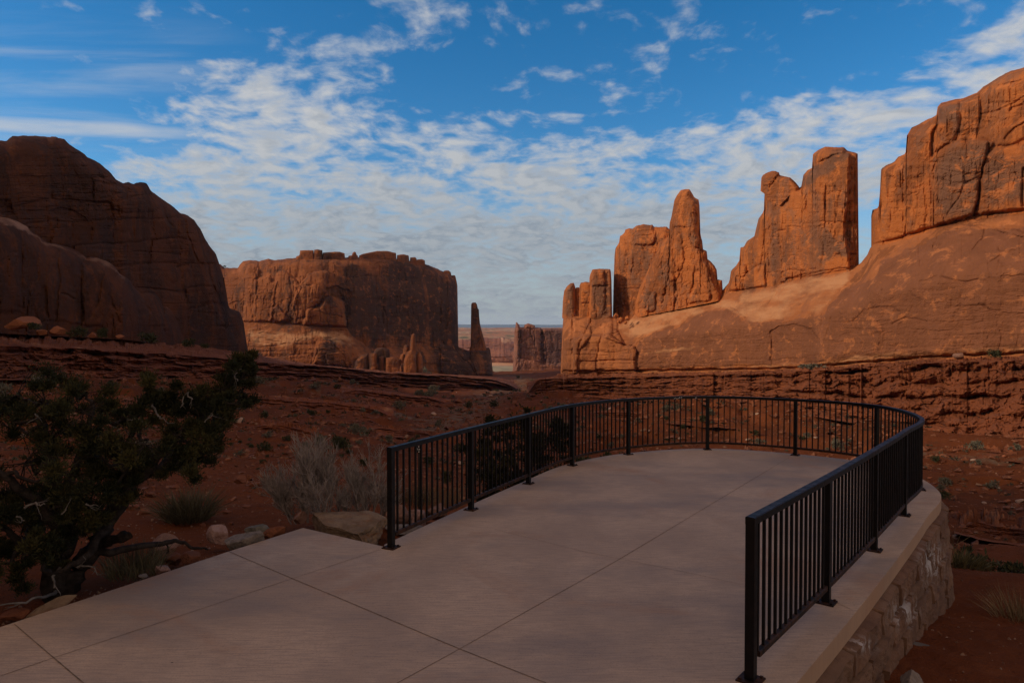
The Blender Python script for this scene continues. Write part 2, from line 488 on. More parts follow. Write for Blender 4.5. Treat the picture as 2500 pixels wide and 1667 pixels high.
rock_mesh('apron', apron_sil, wall_base, D_wall, m_wall, R=5, w=34, T=60, lean=12, lean0=0.55, S=80, big=9, col=1.5, strata=1.6, block=1.3, joints=2.2,
          fine=1.2, step=3.2, parent=wall_thing, jag=1.0, seed=1, ends=(True, False), below=10,
          slabs=[(low_varn, 13, 30), (z4([(60, 1470), (65, 1180), (140, 1080), (150, 1470)]), 10, 8),
                 (z4([(150, 1470), (150, 1240), (230, 1200), (420, 1200), (480, 1240), (520, 1280), (590, 1290), (605, 1320), (605, 1470)]), 22, 10),
                 (z4([(150, 1470), (155, 1070), (270, 1065), (280, 1200), (200, 1300), (180, 1470)]), 8, 6),
                 (z4([(390, 1220), (400, 1140), (480, 1170), (520, 1260)]), 14, 8),
                 (z4([(370, 1200), (360, 1060), (470, 1080), (475, 1170)]), 8, 8),
                 (z5([(350, 1275), (390, 1250), (470, 1238), (540, 1243), (600, 1262), (640, 1330), (600, 1480), (350, 1480)]), -7, 8),
                 (z5([(690, 1480), (700, 1330), (740, 1180), (800, 1080), (900, 1000), (1045, 900), (1500, 700), (3000, 700), (3000, 1480)]), 14, 60),
                 (z6([(0, 1330), (60, 1270), (200, 1255), (235, 1280), (100, 1330), (40, 1380)]), -4, 5),
                 (z6([(720, 860), (867, 880), (1000, 900), (1000, 940), (867, 905), (760, 880)]), 9, 5),
                 ([(2440, 600), (2500, 620), (2560, 640), (2500, 650), (2440, 640)], -5, 5)],
          cracks=[([(1370, 906), (1500, 905), (1760, 902), (1900, 899), (2000, 894), (2100, 885), (2200, 877), (2300, 869), (2500, 861), (2800, 850)], 3.2, 20), (z4([(280, 1060), (265, 1130), (200, 1250), (180, 1400), (190, 1470)]), 3, 9), (z4([(360, 1190), (330, 1330), (310, 1470)]), 3, 8),
                  (z4([(190, 1395), (420, 1390), (600, 1385)]), 2.5, 7), (z4([(140, 1235), (210, 1240)]), 2.5, 6),
                  (z6([(340, 900), (335, 980), (345, 1050)]), 2.5, 5), (z6([(430, 900), (410, 960)]), 2.5, 6),
                  (z6([(610, 965), (655, 915), (675, 865)]), 3, 8), (z6([(350, 1130), (420, 1105), (580, 1130), (640, 1120)]), 2.5, 5),
                  (z6([(740, 970), (867, 1000), (1000, 990)]), 2.5, 5), (z6([(690, 1040), (740, 1000), (867, 960)]), 2.5, 6),
                  (z6([(640, 1240), (700, 1280), (750, 1275)]), 2.5, 5), (z6([(200, 1340), (270, 1310), (380, 1330)]), 2.5, 4),
                  (z6([(540, 860), (620, 845), (660, 860)]), 2.5, 5), (z6([(750, 1105), (867, 1095)]), 2.5, 6)],
          varn_shade=[(low_varn, 5, 0.85), (z4([(60, 1460), (60, 1060), (170, 1060), (220, 1200), (180, 1460)]), 30, 0.1)],
          pale=[(z4([(440, 1120), (560, 1090), (800, 1020), (1000, 975), (1160, 940), (1357, 935)]) + z5([(150, 1015), (400, 975), (640, 915), (880, 880), (830, 960),
                 (760, 1040), (720, 1120), (680, 1165), (540, 1180), (420, 1225), (250, 1215), (180, 1205), (60, 1140)]) + z4([(1060, 1035), (930, 1130), (780, 1170), (640, 1230), (560, 1240)]), 12, 0.62),
                (z4([(610, 1330), (900, 1290), (1100, 1265), (1260, 1240), (1260, 1256), (1100, 1290), (900, 1320), (640, 1345)]), 6, 0.5),
                ([(1560, 900), (1700, 897), (2000, 878), (2200, 858), (2500, 838), (2700, 838), (2700, 870), (2500, 864), (2200, 880), (2000, 897), (1560, 908)], 5, 0.5)])

# row of four square fingers on the left end of the wall
fin = thing('rock_pinnacles', 'row of four square-topped orange rock fingers at the left end of the long wall', 'rock pinnacles', tuple(at(1430, 770, 266)))
D_f = lambda dd: (lambda x: D_wall(x) + dd)
ftb = cur([(1360, 771), (1500, 770)])
for i, s in enumerate(([(68, 1058), (68, 1000), (76, 920), (82, 875), (105, 838), (130, 818), (154, 816), (168, 860), (170, 1056)],
                       [(152, 1056), (153, 872), (172, 850), (190, 848), (210, 868), (216, 900), (218, 1054)],
                       [(190, 1054), (191, 845), (205, 814), (240, 808), (280, 812), (288, 850), (292, 1000), (294, 1052)],
                       [(264, 1052), (265, 800), (272, 760), (290, 718), (340, 712), (425, 715), (430, 790), (436, 830), (430, 950), (418, 1050)])):
    rock_mesh('pinnacle', z4(s), ftb, D_f(12.5 + (2.0, 4.0, 1.5, 0.0)[i]), m_tower, R=3.2, w=11, T=9, S=34, big=2, col=2.0, strata=1.0, block=3, joints=1.8, tall=2.0, fine=0.8, step=1.6,
              parent=fin, jag=0.6, seed=20 + i, below=6,
              slabs=[(z4([(290, 840), (300, 730), (375, 722), (378, 830)]), 4, 5), (z4([(380, 1050), (380, 715), (440, 715), (440, 1050)]), -7, 5)] if i == 3 else [],
              cracks=[(z4([(210, 975), (280, 962)]), 2, 5)] if i == 2 else ([(z4([(290, 840), (430, 835)]), 2, 5)] if i == 3 else []),
              varn_shade=[(z4([(60, 1060), (60, 780), (160, 800), (150, 1060)]), 12, 0.3), (z4([(280, 1060), (290, 840), (440, 840), (440, 1060)]), 12, 0.3)])

# tower A: banded butte behind, spire in front
tA = thing('rock_tower', 'orange rock tower with a tall blunt spire beside a banded flat-topped block', 'rock tower', tuple(at(1600, 760, 240)))
rock_mesh('banded_block', z4([(440, 1080), (443, 900), (450, 700), (447, 640), (460, 560), (475, 540), (492, 505), (475, 485), (480, 470), (505, 465), (528, 445),
                        (530, 425), (560, 415), (585, 418), (604, 405), (612, 395), (660, 388), (735, 388), (742, 405), (790, 407), (835, 402), (880, 440), (900, 1000)]),
          lambda x: foot(x) + 3, D_f(22), m_tower, R=7, w=30, T=18, S=44, big=4, col=4, strata=2.2, block=1.5, joints=5, tall=2.4, fine=1.3, step=2.2, parent=tA, jag=1.2, seed=31, below=7,
          slabs=[(z4([(605, 530), (612, 398), (735, 392), (755, 470), (740, 520), (660, 540)]), 9, 8)],
          cracks=[(z4([(600, 470), (760, 465)]), 2.5, 5), (z4([(605, 435), (750, 430)]), 2, 4), (z4([(740, 400), (755, 470), (740, 540)]), 3, 7),
                  (z4([(520, 740), (525, 1060)]), 3, 5), (z4([(595, 650), (580, 740)]), 3, 6)],
          varn_shade=[(z4([(480, 620), (560, 540), (640, 560), (700, 620), (650, 800), (600, 1040), (440, 1060)]), 30, 0.3)])
rock_mesh('spire', z4([(600, 1042), (605, 960), (640, 850), (700, 720), (760, 590), (820, 500), (852, 470), (858, 440), (842, 400), (845, 375), (870, 340), (885, 260), (893, 210), (910, 175),
                 (940, 135), (970, 127), (1005, 127), (1020, 150), (1040, 185), (1058, 195), (1076, 205), (1080, 260), (1072, 300), (1085, 380), (1082, 420), (1086, 470), (1100, 510),
                 (1105, 570), (1135, 585), (1138, 640), (1165, 660), (1190, 690), (1206, 720), (1208, 790), (1252, 800), (1240, 870), (1218, 915)]),
          lambda x: foot(x) + 3, D_f(11), m_tower, R=8, w=26, T=16, S=44, big=5, col=5, strata=1.0, block=2.5, joints=5.5, tall=2.6, fine=1.4, step=2.2, parent=tA, jag=1.0, seed=36, below=7,
          slabs=[(z4([(885, 400), (895, 220), (1000, 180), (1045, 200), (1045, 380), (980, 400)]), 5, 6),
                 (z4([(980, 400), (1050, 388), (1082, 440), (1100, 570), (1045, 550), (1000, 470)]), 5, 6),
                 (z4([(1040, 190), (1080, 200), (1086, 420), (1110, 570), (1060, 420), (1045, 300)]), -9, 5),
                 (z4([(1140, 650), (1210, 700), (1255, 800), (1240, 900), (1190, 830), (1140, 700)]), -16, 6),
                 (z4([(690, 1020), (705, 940), (740, 885), (750, 920), (748, 1015)]), 10, 8),
                 (z4([(1000, 960), (1030, 860), (1110, 845), (1160, 880), (1160, 935), (1080, 950)]), 9, 9),
                 (z4([(860, 660), (880, 480), (940, 455), (960, 660), (900, 800), (860, 800)]), 5, 6),
                 (z4([(600, 1040), (640, 850), (665, 835), (640, 930), (605, 1040)]), -5, 5)],
          cracks=[(z4([(860, 560), (862, 660), (850, 780), (820, 900), (808, 960)]), 3, 8), (z4([(905, 690), (905, 830), (895, 990)]), 3, 8),
                  (z4([(880, 480), (882, 600), (905, 690)]), 3, 7), (z4([(1135, 640), (1160, 840), (1160, 930)]), 3, 8), (z4([(835, 870), (815, 900)]), 4, 9)],
          varn_shade=[(z4([(1000, 470), (1060, 430), (1070, 500), (1030, 540)]), 10, 0.7), (z4([(640, 960), (680, 850), (740, 900), (700, 1020)]), 14, 0.6),
                (z4([(760, 760), (800, 680), (860, 640), (860, 790), (800, 800)]), 16, 0.5), (z4([(900, 960), (910, 850), (1020, 800), (1000, 900)]), 20, 0.5)])

# tower B
tB = thing('rock_tower', 'broad twin-headed orange rock tower between the blunt spire and the high right cliff', 'rock tower', tuple(at(1930, 680, 180)))
rock_mesh('tower_body', z5([(28, 1026), (80, 960), (90, 890), (125, 855), (150, 815), (150, 745), (175, 735), (195, 700), (240, 670), (265, 560), (300, 510), (303, 410), (304, 330), (320, 300), (365, 285), (412, 300), (470, 312), (527, 362), (541, 350), (550, 280), (580, 250), (610, 235), (612, 150), (650, 120),
                 (690, 100), (810, 105), (835, 125), (900, 145), (904, 200), (895, 260), (906, 310), (893, 345), (900, 390), (890, 430), (880, 520), (872, 560), (876, 760),
                 (885, 800), (878, 872)]),
          lambda x: foot(x) + 3, D_f(14), m_tower, R=6.5, w=22, T=16, S=60, big=4, col=4.0, strata=1.2, block=1.2, joints=5.0, tall=2.6, fine=1.4, step=2.6, parent=tB, jag=1.2, seed=42, below=7,
          slabs=[(z5([(440, 940), (455, 480), (470, 400), (540, 360), (545, 290), (610, 240), (612, 150), (700, 100), (830, 120), (850, 150), (845, 300), (830, 480), (815, 600), (840, 760), (845, 875)]), 8, 7),
                 (z5([(852, 130), (910, 130), (910, 900), (850, 880), (815, 600), (835, 480)]), -22, 9),
                 (z5([(612, 205), (614, 150), (690, 102), (810, 108), (835, 128), (740, 150), (660, 190)]), 5, 5),
                 (z5([(283, 300), (310, 272), (370, 258), (400, 270), (370, 300), (330, 350), (300, 390)]), 6, 6),
                 (z5([(375, 400), (440, 350), (500, 340), (530, 360), (470, 380), (440, 480), (375, 500)]), -4, 6),
                 (z5([(80, 1010), (92, 895), (130, 858), (180, 862), (190, 890), (160, 930), (160, 1005)]), 12, 8),
                 (z5([(162, 1005), (165, 920), (230, 890), (270, 858), (303, 860), (306, 985)]), 10, 7),
                 (z5([(405, 960), (410, 935), (435, 930), (440, 950)]), 8, 4)],
          cracks=[(z5([(380, 645), (435, 632)]), 2.5, 6), (z5([(358, 600), (380, 598)]), 2, 5), (z5([(370, 400), (358, 600)]), 2, 3), (z5([(568, 380), (572, 510)]), 3, 5),
                  (z5([(690, 440), (695, 640), (710, 650)]), 2.5, 4), (z5([(150, 740), (160, 830)]), 3, 7), (z5([(440, 945), (640, 900), (870, 866)]), 3, 7), (z5([(305, 540), (300, 860)]), 2, 3)],
          varn_shade=[(z5([(665, 820), (660, 720), (690, 640), (740, 690), (830, 640), (838, 810), (740, 770), (700, 825)]), 12, 0.75),
                (z5([(610, 300), (620, 240), (750, 160), (755, 210), (680, 290)]), 10, 0.6), (z5([(550, 340), (560, 290), (610, 260), (610, 330)]), 8, 0.6),
                (z5([(300, 900), (310, 560), (440, 520), (440, 900)]), 40, 0.35), (z5([(95, 960), (105, 890), (150, 880), (155, 985)]), 8, 0.6),
                (z5([(770, 160), (840, 150), (840, 175), (775, 185)]), 5, 0.7), (z5([(280, 330), (300, 300), (355, 290), (330, 340)]), 6, 0.6)])

rock_mesh('head_block', z5([(279, 410), (280, 345), (279, 305), (292, 284), (310, 270), (345, 257), (372, 254), (396, 264), (402, 282), (470, 297), (500, 325), (527, 357), (529, 430)]),
          cur(z5([(270, 372), (300, 392), (330, 440), (400, 470), (470, 400), (540, 375)])), D_f(13.4), m_tower, R=5, w=14, T=12, S=40, big=2, col=2, strata=2.0, block=2, joints=2.5, fine=1.2, step=2.0, parent=tB, jag=0.8, seed=48, below=2,
          slabs=[(z5([(283, 340), (283, 300), (310, 272), (370, 258), (398, 268), (370, 300), (330, 350)]), 5, 6)], varn_shade=[(z5([(280, 335), (300, 300), (355, 290), (330, 345)]), 6, 0.6)])

# high cliff on the right, standing on the wall
tC = thing('rock_cliff', 'high slabby orange cliff rising past the right edge of the photo', 'cliff', tuple(at(2350, 520, 140)))
rock_mesh('upper_cliff', z6([(97, 955), (86, 880), (82, 800), (100, 770), (133, 760), (140, 700), (143, 600), (147, 565), (170, 545), (215, 525), (235, 500), (270, 487), (275, 400), (300, 355),
                 (350, 330), (420, 295), (428, 288), (427, 255), (450, 230), (520, 212), (560, 207), (630, 180), (660, 150), (750, 95), (800, 70), (867, 53)]) +
          [(2600, 130), (2800, 95), (3100, 90), (3700, 120)],
          lambda x: foot(x) + 3, D_f(13.5), m_tower, R=9, w=34, T=40, S=80, big=6, col=4.0, strata=1.4, block=1.0, joints=5.0, tall=2.2, fine=1.6, step=3.0, parent=tC, jag=1.2, seed=53, below=7, ends=(True, False),
          slabs=[(z6([(407, 505), (480, 452), (560, 427), (650, 417), (703, 430), (680, 480), (650, 560), (640, 680), (612, 788), (560, 812), (470, 832), (410, 850), (405, 600)]), 17, 12),
                 (z6([(660, 505), (720, 472), (830, 447), (960, 440), (960, 760), (760, 775), (645, 790), (650, 690), (652, 570)]), 14, 12),
                 (z6([(270, 480), (277, 400), (350, 335), (425, 300), (425, 330), (405, 390), (403, 500), (405, 850), (330, 880), (268, 890), (262, 700)]), 8, 10),
                 (z6([(140, 760), (145, 570), (230, 520), (270, 490), (262, 700), (266, 900), (190, 920), (150, 910)]), 3, 12),
                 (z6([(428, 290), (430, 240), (545, 212), (540, 320), (520, 400), (415, 480)]), 8, 12),
                 (z6([(740, 440), (760, 370), (867, 310), (1000, 300), (1000, 430), (867, 400), (800, 440)]), 9, 14)],
          cracks=[(z6([(431, 290), (428, 340), (405, 395), (404, 495)]), 4, 20), (z6([(695, 440), (655, 560), (642, 690), (620, 795)]), 4, 20), (z6([(265, 500), (262, 700), (268, 890)]), 3, 8),
                  (z6([(545, 215), (545, 320), (520, 420)]), 3, 7), (z6([(645, 190), (650, 300), (640, 320)]), 4, 9), (z6([(410, 690), (412, 840)]), 3, 8), (z6([(480, 790), (545, 700), (560, 640), (640, 600)]), 2.5, 5),
                  (z6([(865, 560), (860, 745)]), 4, 14), (z6([(400, 525), (425, 530), (410, 570)]), 4, 10), (z6([(260, 905), (330, 880), (460, 838), (620, 800), (867, 765)]), 5, 13),
                  (z6([(95, 945), (260, 908)]), 4, 9), (z6([(770, 410), (820, 360), (867, 330)]), 3, 9), (z6([(650, 290), (740, 270), (867, 200)]), 3, 5), (z6([(660, 700), (740, 720), (740, 760)]), 2.5, 4),
                  (z6([(430, 700), (445, 740), (460, 810)]), 2.5, 5), (z6([(790, 270), (800, 250), (867, 240)]), 3, 8)],
          varn_shade=[(z6([(410, 800), (410, 560), (470, 470), (600, 440), (680, 450), (640, 560), (620, 700), (600, 790)]), 25, 0.5), (z6([(660, 620), (680, 530), (867, 480), (1000, 470), (1000, 700), (700, 740)]), 25, 0.5),
                (z6([(435, 330), (430, 255), (540, 240), (540, 310)]), 14, 0.7), (z6([(270, 690), (285, 560), (390, 520), (400, 820), (280, 860)]), 30, 0.35)])

# ================================================================== left cliff
D_lc = cur([(-2600, 42), (-1200, 75), (-600, 95), (0, 130), (300, 175), (600, 255), (640, 262)])
lc_base = cur([(-2600, 760), (-1200, 770), (-600, 780), (0, 800), (300, 815), (450, 832), (605, 858), (640, 860)])
cl = thing('rock_cliff', 'dark shaded dome-shaped cliff filling the left side behind the lower buttress', 'cliff', tuple(at(300, 820, 175)))
lc_sil = [(-2600, -900), (-1800, -520), (-1200, -230), (-900, -60), (-600, 90), (-300, 260), (-100, 340)] + z1([(0, 115), (45, 114), (62, 100), (80, 85), (200, 83), (322, 90), (330, 86), (360, 90), (375, 98), (412, 104), (418, 112), (440, 135),
     (500, 175), (548, 207), (552, 218), (600, 240), (640, 262), (700, 313), (740, 360), (787, 388), (800, 382), (820, 377), (838, 388), (855, 392), (868, 383), (890, 380), (930, 382), (945, 400), (962, 432), (1010, 470),
     (1090, 523), (1150, 575), (1200, 590), (1240, 620), (1280, 680), (1310, 740), (1340, 790), (1375, 830), (1400, 900), (1430, 1000), (1460, 1180), (1530, 1205), (1555, 1280), (1580, 1450), (1600, 1500)])
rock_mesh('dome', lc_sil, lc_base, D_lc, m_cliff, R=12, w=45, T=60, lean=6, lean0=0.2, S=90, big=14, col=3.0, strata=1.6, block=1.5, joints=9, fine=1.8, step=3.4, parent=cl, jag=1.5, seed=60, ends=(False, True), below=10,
          slabs=[(z1([(700, 500), (790, 480), (960, 470), (1010, 520), (980, 560), (800, 570), (720, 540)]), 9, 12), (z1([(0, 500), (60, 500), (80, 580), (0, 590)]), -12, 12),
                 (z1([(330, 560), (380, 540), (460, 560), (540, 600), (560, 640), (460, 620), (380, 600)]), -8, 8), (z1([(880, 1060), (1200, 1090), (1180, 1480), (900, 1480)]), 7, 14),
                 (z1([(330, 470), (450, 470), (440, 560), (330, 540)]), -6, 8), (z1([(700, 870), (820, 870), (800, 1000), (710, 960)]), 8, 12)],
          cracks=[(z1([(1040, 540), (1060, 620), (1090, 660)]), 4, 10), (z1([(1170, 590), (1195, 720), (1260, 880)]), 4, 13), (z1([(1340, 830), (1330, 950), (1400, 1130)]), 5, 12), (z1([(600, 370), (750, 400), (830, 440)]), 4, 10),
                  (z1([(620, 340), (840, 430)]), 3, 8), (z1([(910, 680), (920, 860)]), 3, 6), (z1([(880, 1050), (1000, 1060), (1200, 1090)]), 3, 8), (z1([(860, 820), (1150, 840)]), 3, 6), (z1([(1130, 920), (1200, 910)]), 4, 10)],
          varn_shade=[(z1([(640, 640), (720, 640), (760, 800), (650, 860)]), 30, 0.4), (z1([(1170, 1100), (1500, 1150), (1560, 1480), (1170, 1480)]), 30, 0.25)])
D_lb = cur([(-2600, 34), (-1200, 62), (-600, 80), (0, 112), (300, 155), (470, 215)])
bt_sil = [(-2600, 330), (-1200, 400), (-600, 470), (-200, 515)] + z1([(0, 600), (60, 610), (110, 625), (150, 650), (185, 668), (212, 702), (260, 725), (300, 762), (360, 772), (430, 790), (480, 810), (530, 840), (548, 858), (570, 850),
     (620, 860), (700, 890), (740, 925), (760, 960), (800, 982), (835, 1010), (850, 1040), (890, 1085), (940, 1080), (1000, 1088), (1030, 1130), (1045, 1165), (1070, 1160), (1112, 1190), (1140, 1240), (1162, 1290), (1175, 1330), (1185, 1385)])
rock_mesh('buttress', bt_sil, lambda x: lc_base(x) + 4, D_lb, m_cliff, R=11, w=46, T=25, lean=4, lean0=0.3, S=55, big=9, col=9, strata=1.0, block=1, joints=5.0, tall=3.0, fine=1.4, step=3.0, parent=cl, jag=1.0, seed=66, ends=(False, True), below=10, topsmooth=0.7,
          slabs=[(z1([(530, 1290), (520, 900), (600, 890), (680, 930), (700, 1100), (660, 1290)]), 9, 14), (z1([(300, 1250), (300, 800), (400, 790), (500, 860), (510, 1280)]), 6, 14), (z1([(0, 1200), (0, 660), (50, 640), (120, 660), (140, 1200)]), 7, 14),
                 (z1([(960, 1290), (960, 1180), (1030, 1150), (1050, 1290)]), 8, 12)],
          cracks=[(z1([(285, 1050), (300, 1240)]), 4, 12), (z1([(372, 820), (375, 1060), (355, 1260)]), 4, 14), (z1([(520, 900), (520, 1290)]), 4, 14), (z1([(400, 1090), (470, 1120)]), 3, 8), (z1([(700, 1100), (760, 1270)]), 4, 10),
                  (z1([(890, 1110), (960, 1210)]), 4, 10), (z1([(1035, 1170), (1045, 1330)]), 4, 12), (z1([(245, 780), (240, 1000)]), 4, 10), (z1([(140, 700), (140, 1180)]), 4, 10)],
          pale=[([(-600, 460), (-200, 505)] + z1([(0, 590), (60, 600), (150, 640), (215, 700), (300, 760), (430, 785), (540, 845), (620, 855), (700, 885), (800, 980), (860, 1050), (800, 1010), (720, 950), (640, 910), (560, 880),  # pale rims paint in the skylight on the buttress tops
                 (500, 880), (430, 825), (300, 800), (230, 740), (140, 690), (60, 650), (0, 640)]) + [(-600, 490)], 6, 0.55), (z1([(1040, 1170), (1070, 1155), (1110, 1185), (1130, 1210), (1090, 1200)]), 5, 0.6)])

# ================================================================== middle butte
_dm = cur([(380, 650), (480, 605), (560, 572), (700, 545), (800, 535), (900, 560), (1000, 603), (1110, 655), (1210, 700), (1310, 740)])
D_m = lambda x: sum(_dm(np.asarray(x, float) + k) for k in range(-90, 91, 15)) / 13
mb = thing('rock_butte', 'broad flat-topped brown butte with caprock knobs in the middle distance', 'butte', tuple(at(840, 900, 515)))
m_base = cur(z2([(-60, 900), (100, 900), (340, 935), (600, 975), (820, 1012), (1100, 1042), (1500, 1068), (1900, 1088), (2180, 1100), (2300, 1105)]))
m_mid = cur(z2([(-60, 690), (310, 695), (500, 700), (660, 705), (745, 716), (900, 722), (1060, 735), (1100, 765), (1130, 792), (1300, 800), (1500, 805), (1640, 838), (1760, 855), (1910, 875)]))
rock_mesh('upper_cliff', z2([(-60, 275), (115, 262), (150, 290), (250, 292), (265, 265), (290, 240), (345, 233), (410, 240), (485, 222), (520, 232), (560, 230), (650, 217), (690, 215), (800, 212), (900, 212),
     (1000, 212), (1060, 214), (1085, 212), (1112, 214), (1165, 212), (1300, 205), (1445, 222), (1550, 240), (1600, 250), (1666, 262), (1740, 290), (1800, 318), (1855, 320), (1861, 348), (1890, 350), (1905, 400), (1911, 440), (1916, 560), (1911, 650), (1905, 760), (1900, 875)]),
          lambda x: m_mid(x) + 34, lambda x: D_m(x) + 16, m_butte, R=26, w=22, T=90, lean=10, lean0=0.55, S=46, big=6, col=5, strata=1.6, block=1, joints=4.5, tall=2.6, fine=1.0, step=2.3, parent=mb, jag=1.0, seed=70, below=5, ends=(False, True),
          slabs=[(z2([(290, 690), (310, 500), (310, 330), (330, 275), (400, 275), (405, 330), (385, 380), (380, 690)]), 8.8, 7.2), (z2([(380, 690), (380, 390), (420, 365), (490, 360), (500, 395), (540, 400), (520, 500), (500, 690)]), 12.1, 8.0),
                 (z2([(490, 695), (540, 400), (550, 330), (570, 310), (610, 320), (650, 350), (720, 440), (700, 470), (670, 600), (650, 700)]), 13.2, 9.6), (z2([(660, 705), (680, 520), (740, 400), (790, 345), (850, 320), (925, 320), (920, 380), (900, 460), (870, 540), (800, 600), (760, 710)]), 17.6, 11.2),
                 (z2([(745, 716), (780, 610), (870, 590), (920, 520), (960, 505), (1050, 550), (1062, 735)]), 24.2, 8.0), (z2([(490, 695), (500, 610), (540, 575), (600, 640), (640, 690)]), 6.6, 4.8), (z2([(670, 370), (750, 365), (740, 400), (700, 450)]), 7.7, 4.8),
                 (z2([(930, 450), (1000, 440), (1100, 480), (1080, 640), (1000, 560)]), -10, 14), (z2([(1570, 850), (1580, 330), (1640, 330), (1660, 850)]), 2.8, 6.4), (z2([(1780, 860), (1790, 500), (1800, 400), (1820, 860)]), 3.9, 4.8),
                 (z2([(1380, 790), (1290, 500), (1300, 260), (1500, 260), (1540, 800)]), -6, 14), (z2([(1800, 870), (1880, 870), (1890, 800), (1820, 790)]), 2.8, 4.0)],
          cracks=[(z2([(880, 720), (870, 600)]), 2, 6), (z2([(935, 720), (910, 600)]), 2, 6), (z2([(620, 640), (660, 500), (640, 360)]), 2, 7), (z2([(800, 610), (1040, 660)]), 1.6, 5), (z2([(1085, 230), (1070, 400), (1090, 520)]), 3, 5),
                  (z2([(720, 190), (890, 185)]), 1.6, 4), (z2([(1160, 210), (1380, 215), (1600, 250), (1900, 400)]), 1.8, 5), (z2([(822, 158), (822, 190)]), 1.5, 7), (z2([(1446, 190), (1446, 240)]), 1.5, 7), (z2([(1545, 210), (1548, 250)]), 1.5, 7)],
          varn_shade=[(z2([(1100, 780), (1060, 560), (900, 520), (930, 330), (1100, 300), (1280, 300), (1380, 230), (1600, 270), (1900, 400), (1910, 870), (1500, 810)]), 26, 0.62)])  # varnished streaks, deepened to paint in shade on the turned-away face
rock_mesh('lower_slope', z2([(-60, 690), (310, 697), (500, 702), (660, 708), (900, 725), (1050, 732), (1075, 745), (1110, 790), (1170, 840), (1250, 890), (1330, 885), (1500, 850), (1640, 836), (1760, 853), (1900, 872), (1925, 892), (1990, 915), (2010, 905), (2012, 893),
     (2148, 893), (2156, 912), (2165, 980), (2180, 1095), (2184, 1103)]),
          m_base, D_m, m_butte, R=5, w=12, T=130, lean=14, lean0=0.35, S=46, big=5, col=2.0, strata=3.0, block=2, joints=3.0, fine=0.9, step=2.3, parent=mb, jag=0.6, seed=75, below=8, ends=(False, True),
          slabs=[(z2([(820, 1010), (840, 880), (860, 840), (990, 830), (1100, 880), (1110, 1040)]), 10, 10), (z2([(1110, 1040), (1115, 890), (1230, 890), (1240, 940), (1150, 1000), (1140, 1050)]), 7, 8), (z2([(1800, 1090), (1790, 960), (1880, 900), (2000, 960), (2060, 1095)]), 9, 12),
                 (z2([(2060, 1098), (2010, 960), (2012, 900), (2150, 900), (2180, 1098)]), 12, 8), (z2([(1130, 790), (1300, 800), (1500, 805), (1640, 838), (1760, 855), (1780, 1080), (1300, 1050), (1260, 900)]), -10, 14)],
          cracks=[(z2([(815, 1010), (855, 920), (830, 850)]), 2, 7), (z2([(985, 880), (1040, 950), (1055, 1030)]), 2, 7), (z2([(1890, 890), (1920, 950), (2000, 1020), (2030, 1080)]), 2.2, 8), (z2([(340, 800), (650, 870)]), 1.6, 5), (z2([(420, 780), (640, 800)]), 1.6, 5), (z2([(340, 850), (640, 872)]), 1.5, 4)],
          pale=[(z2([(320, 740), (700, 760), (1060, 760), (1240, 890), (1100, 890), (850, 830), (640, 880), (330, 880)]), 16, 0.6), (z2([(1640, 840), (1900, 880), (2150, 900), (2100, 1000), (1700, 900)]), 14, 0.3)],
          varn_shade=[(z2([(820, 1010), (850, 840), (990, 820), (1000, 1030)]), 14, 0.35), (z2([(1620, 840), (1900, 860), (2200, 880), (2200, 1110), (1650, 1090)]), 20, 0.5)])  # second patch is shade painted onto the sunlit right part of the slope

for i, s in enumerate(([(688, 216), (690, 205), (716, 196), (718, 160), (760, 157), (823, 158), (824, 196), (826, 216)], [(822, 216), (823, 156), (850, 151), (890, 158), (884, 180), (890, 192), (892, 216)],
                       [(888, 216), (892, 176), (985, 169), (1020, 170), (1059, 182), (1060, 216)], [(1082, 218), (1086, 200), (1112, 196), (1116, 178), (1128, 169), (1142, 172), (1146, 192), (1156, 200), (1160, 218)],
                       [(1160, 222), (1168, 196), (1200, 184), (1300, 164), (1380, 163), (1446, 180), (1449, 236)], [(1449, 242), (1452, 194), (1500, 188), (1541, 197), (1546, 246)], [(1548, 252), (1550, 212), (1590, 210), (1601, 222), (1604, 256)],
                       [(1586, 262), (1590, 244), (1604, 228), (1640, 224), (1662, 234), (1666, 266)], [(1800, 330), (1806, 312), (1840, 310), (1858, 322), (1864, 352)], [(1866, 372), (1870, 346), (1892, 348), (1900, 380), (1904, 410)])):
    s = z2(s); yb = max(y for x, y in s) + 2
    rock_mesh('cap_rock', s, cur([(s[0][0], yb), (s[-1][0], yb)]), lambda x: D_m(x) + 36, m_butte, R=3.5, w=4, T=26, S=20, big=0.8, col=0.8, strata=1.4, block=1, joints=1.6, fine=0.5, step=1.3, parent=mb, jag=0.4, seed=110 + i, below=5,
              pale=[([(700, 600), (1110, 600), (1110, 622), (700, 622)], 4, 0.3)])

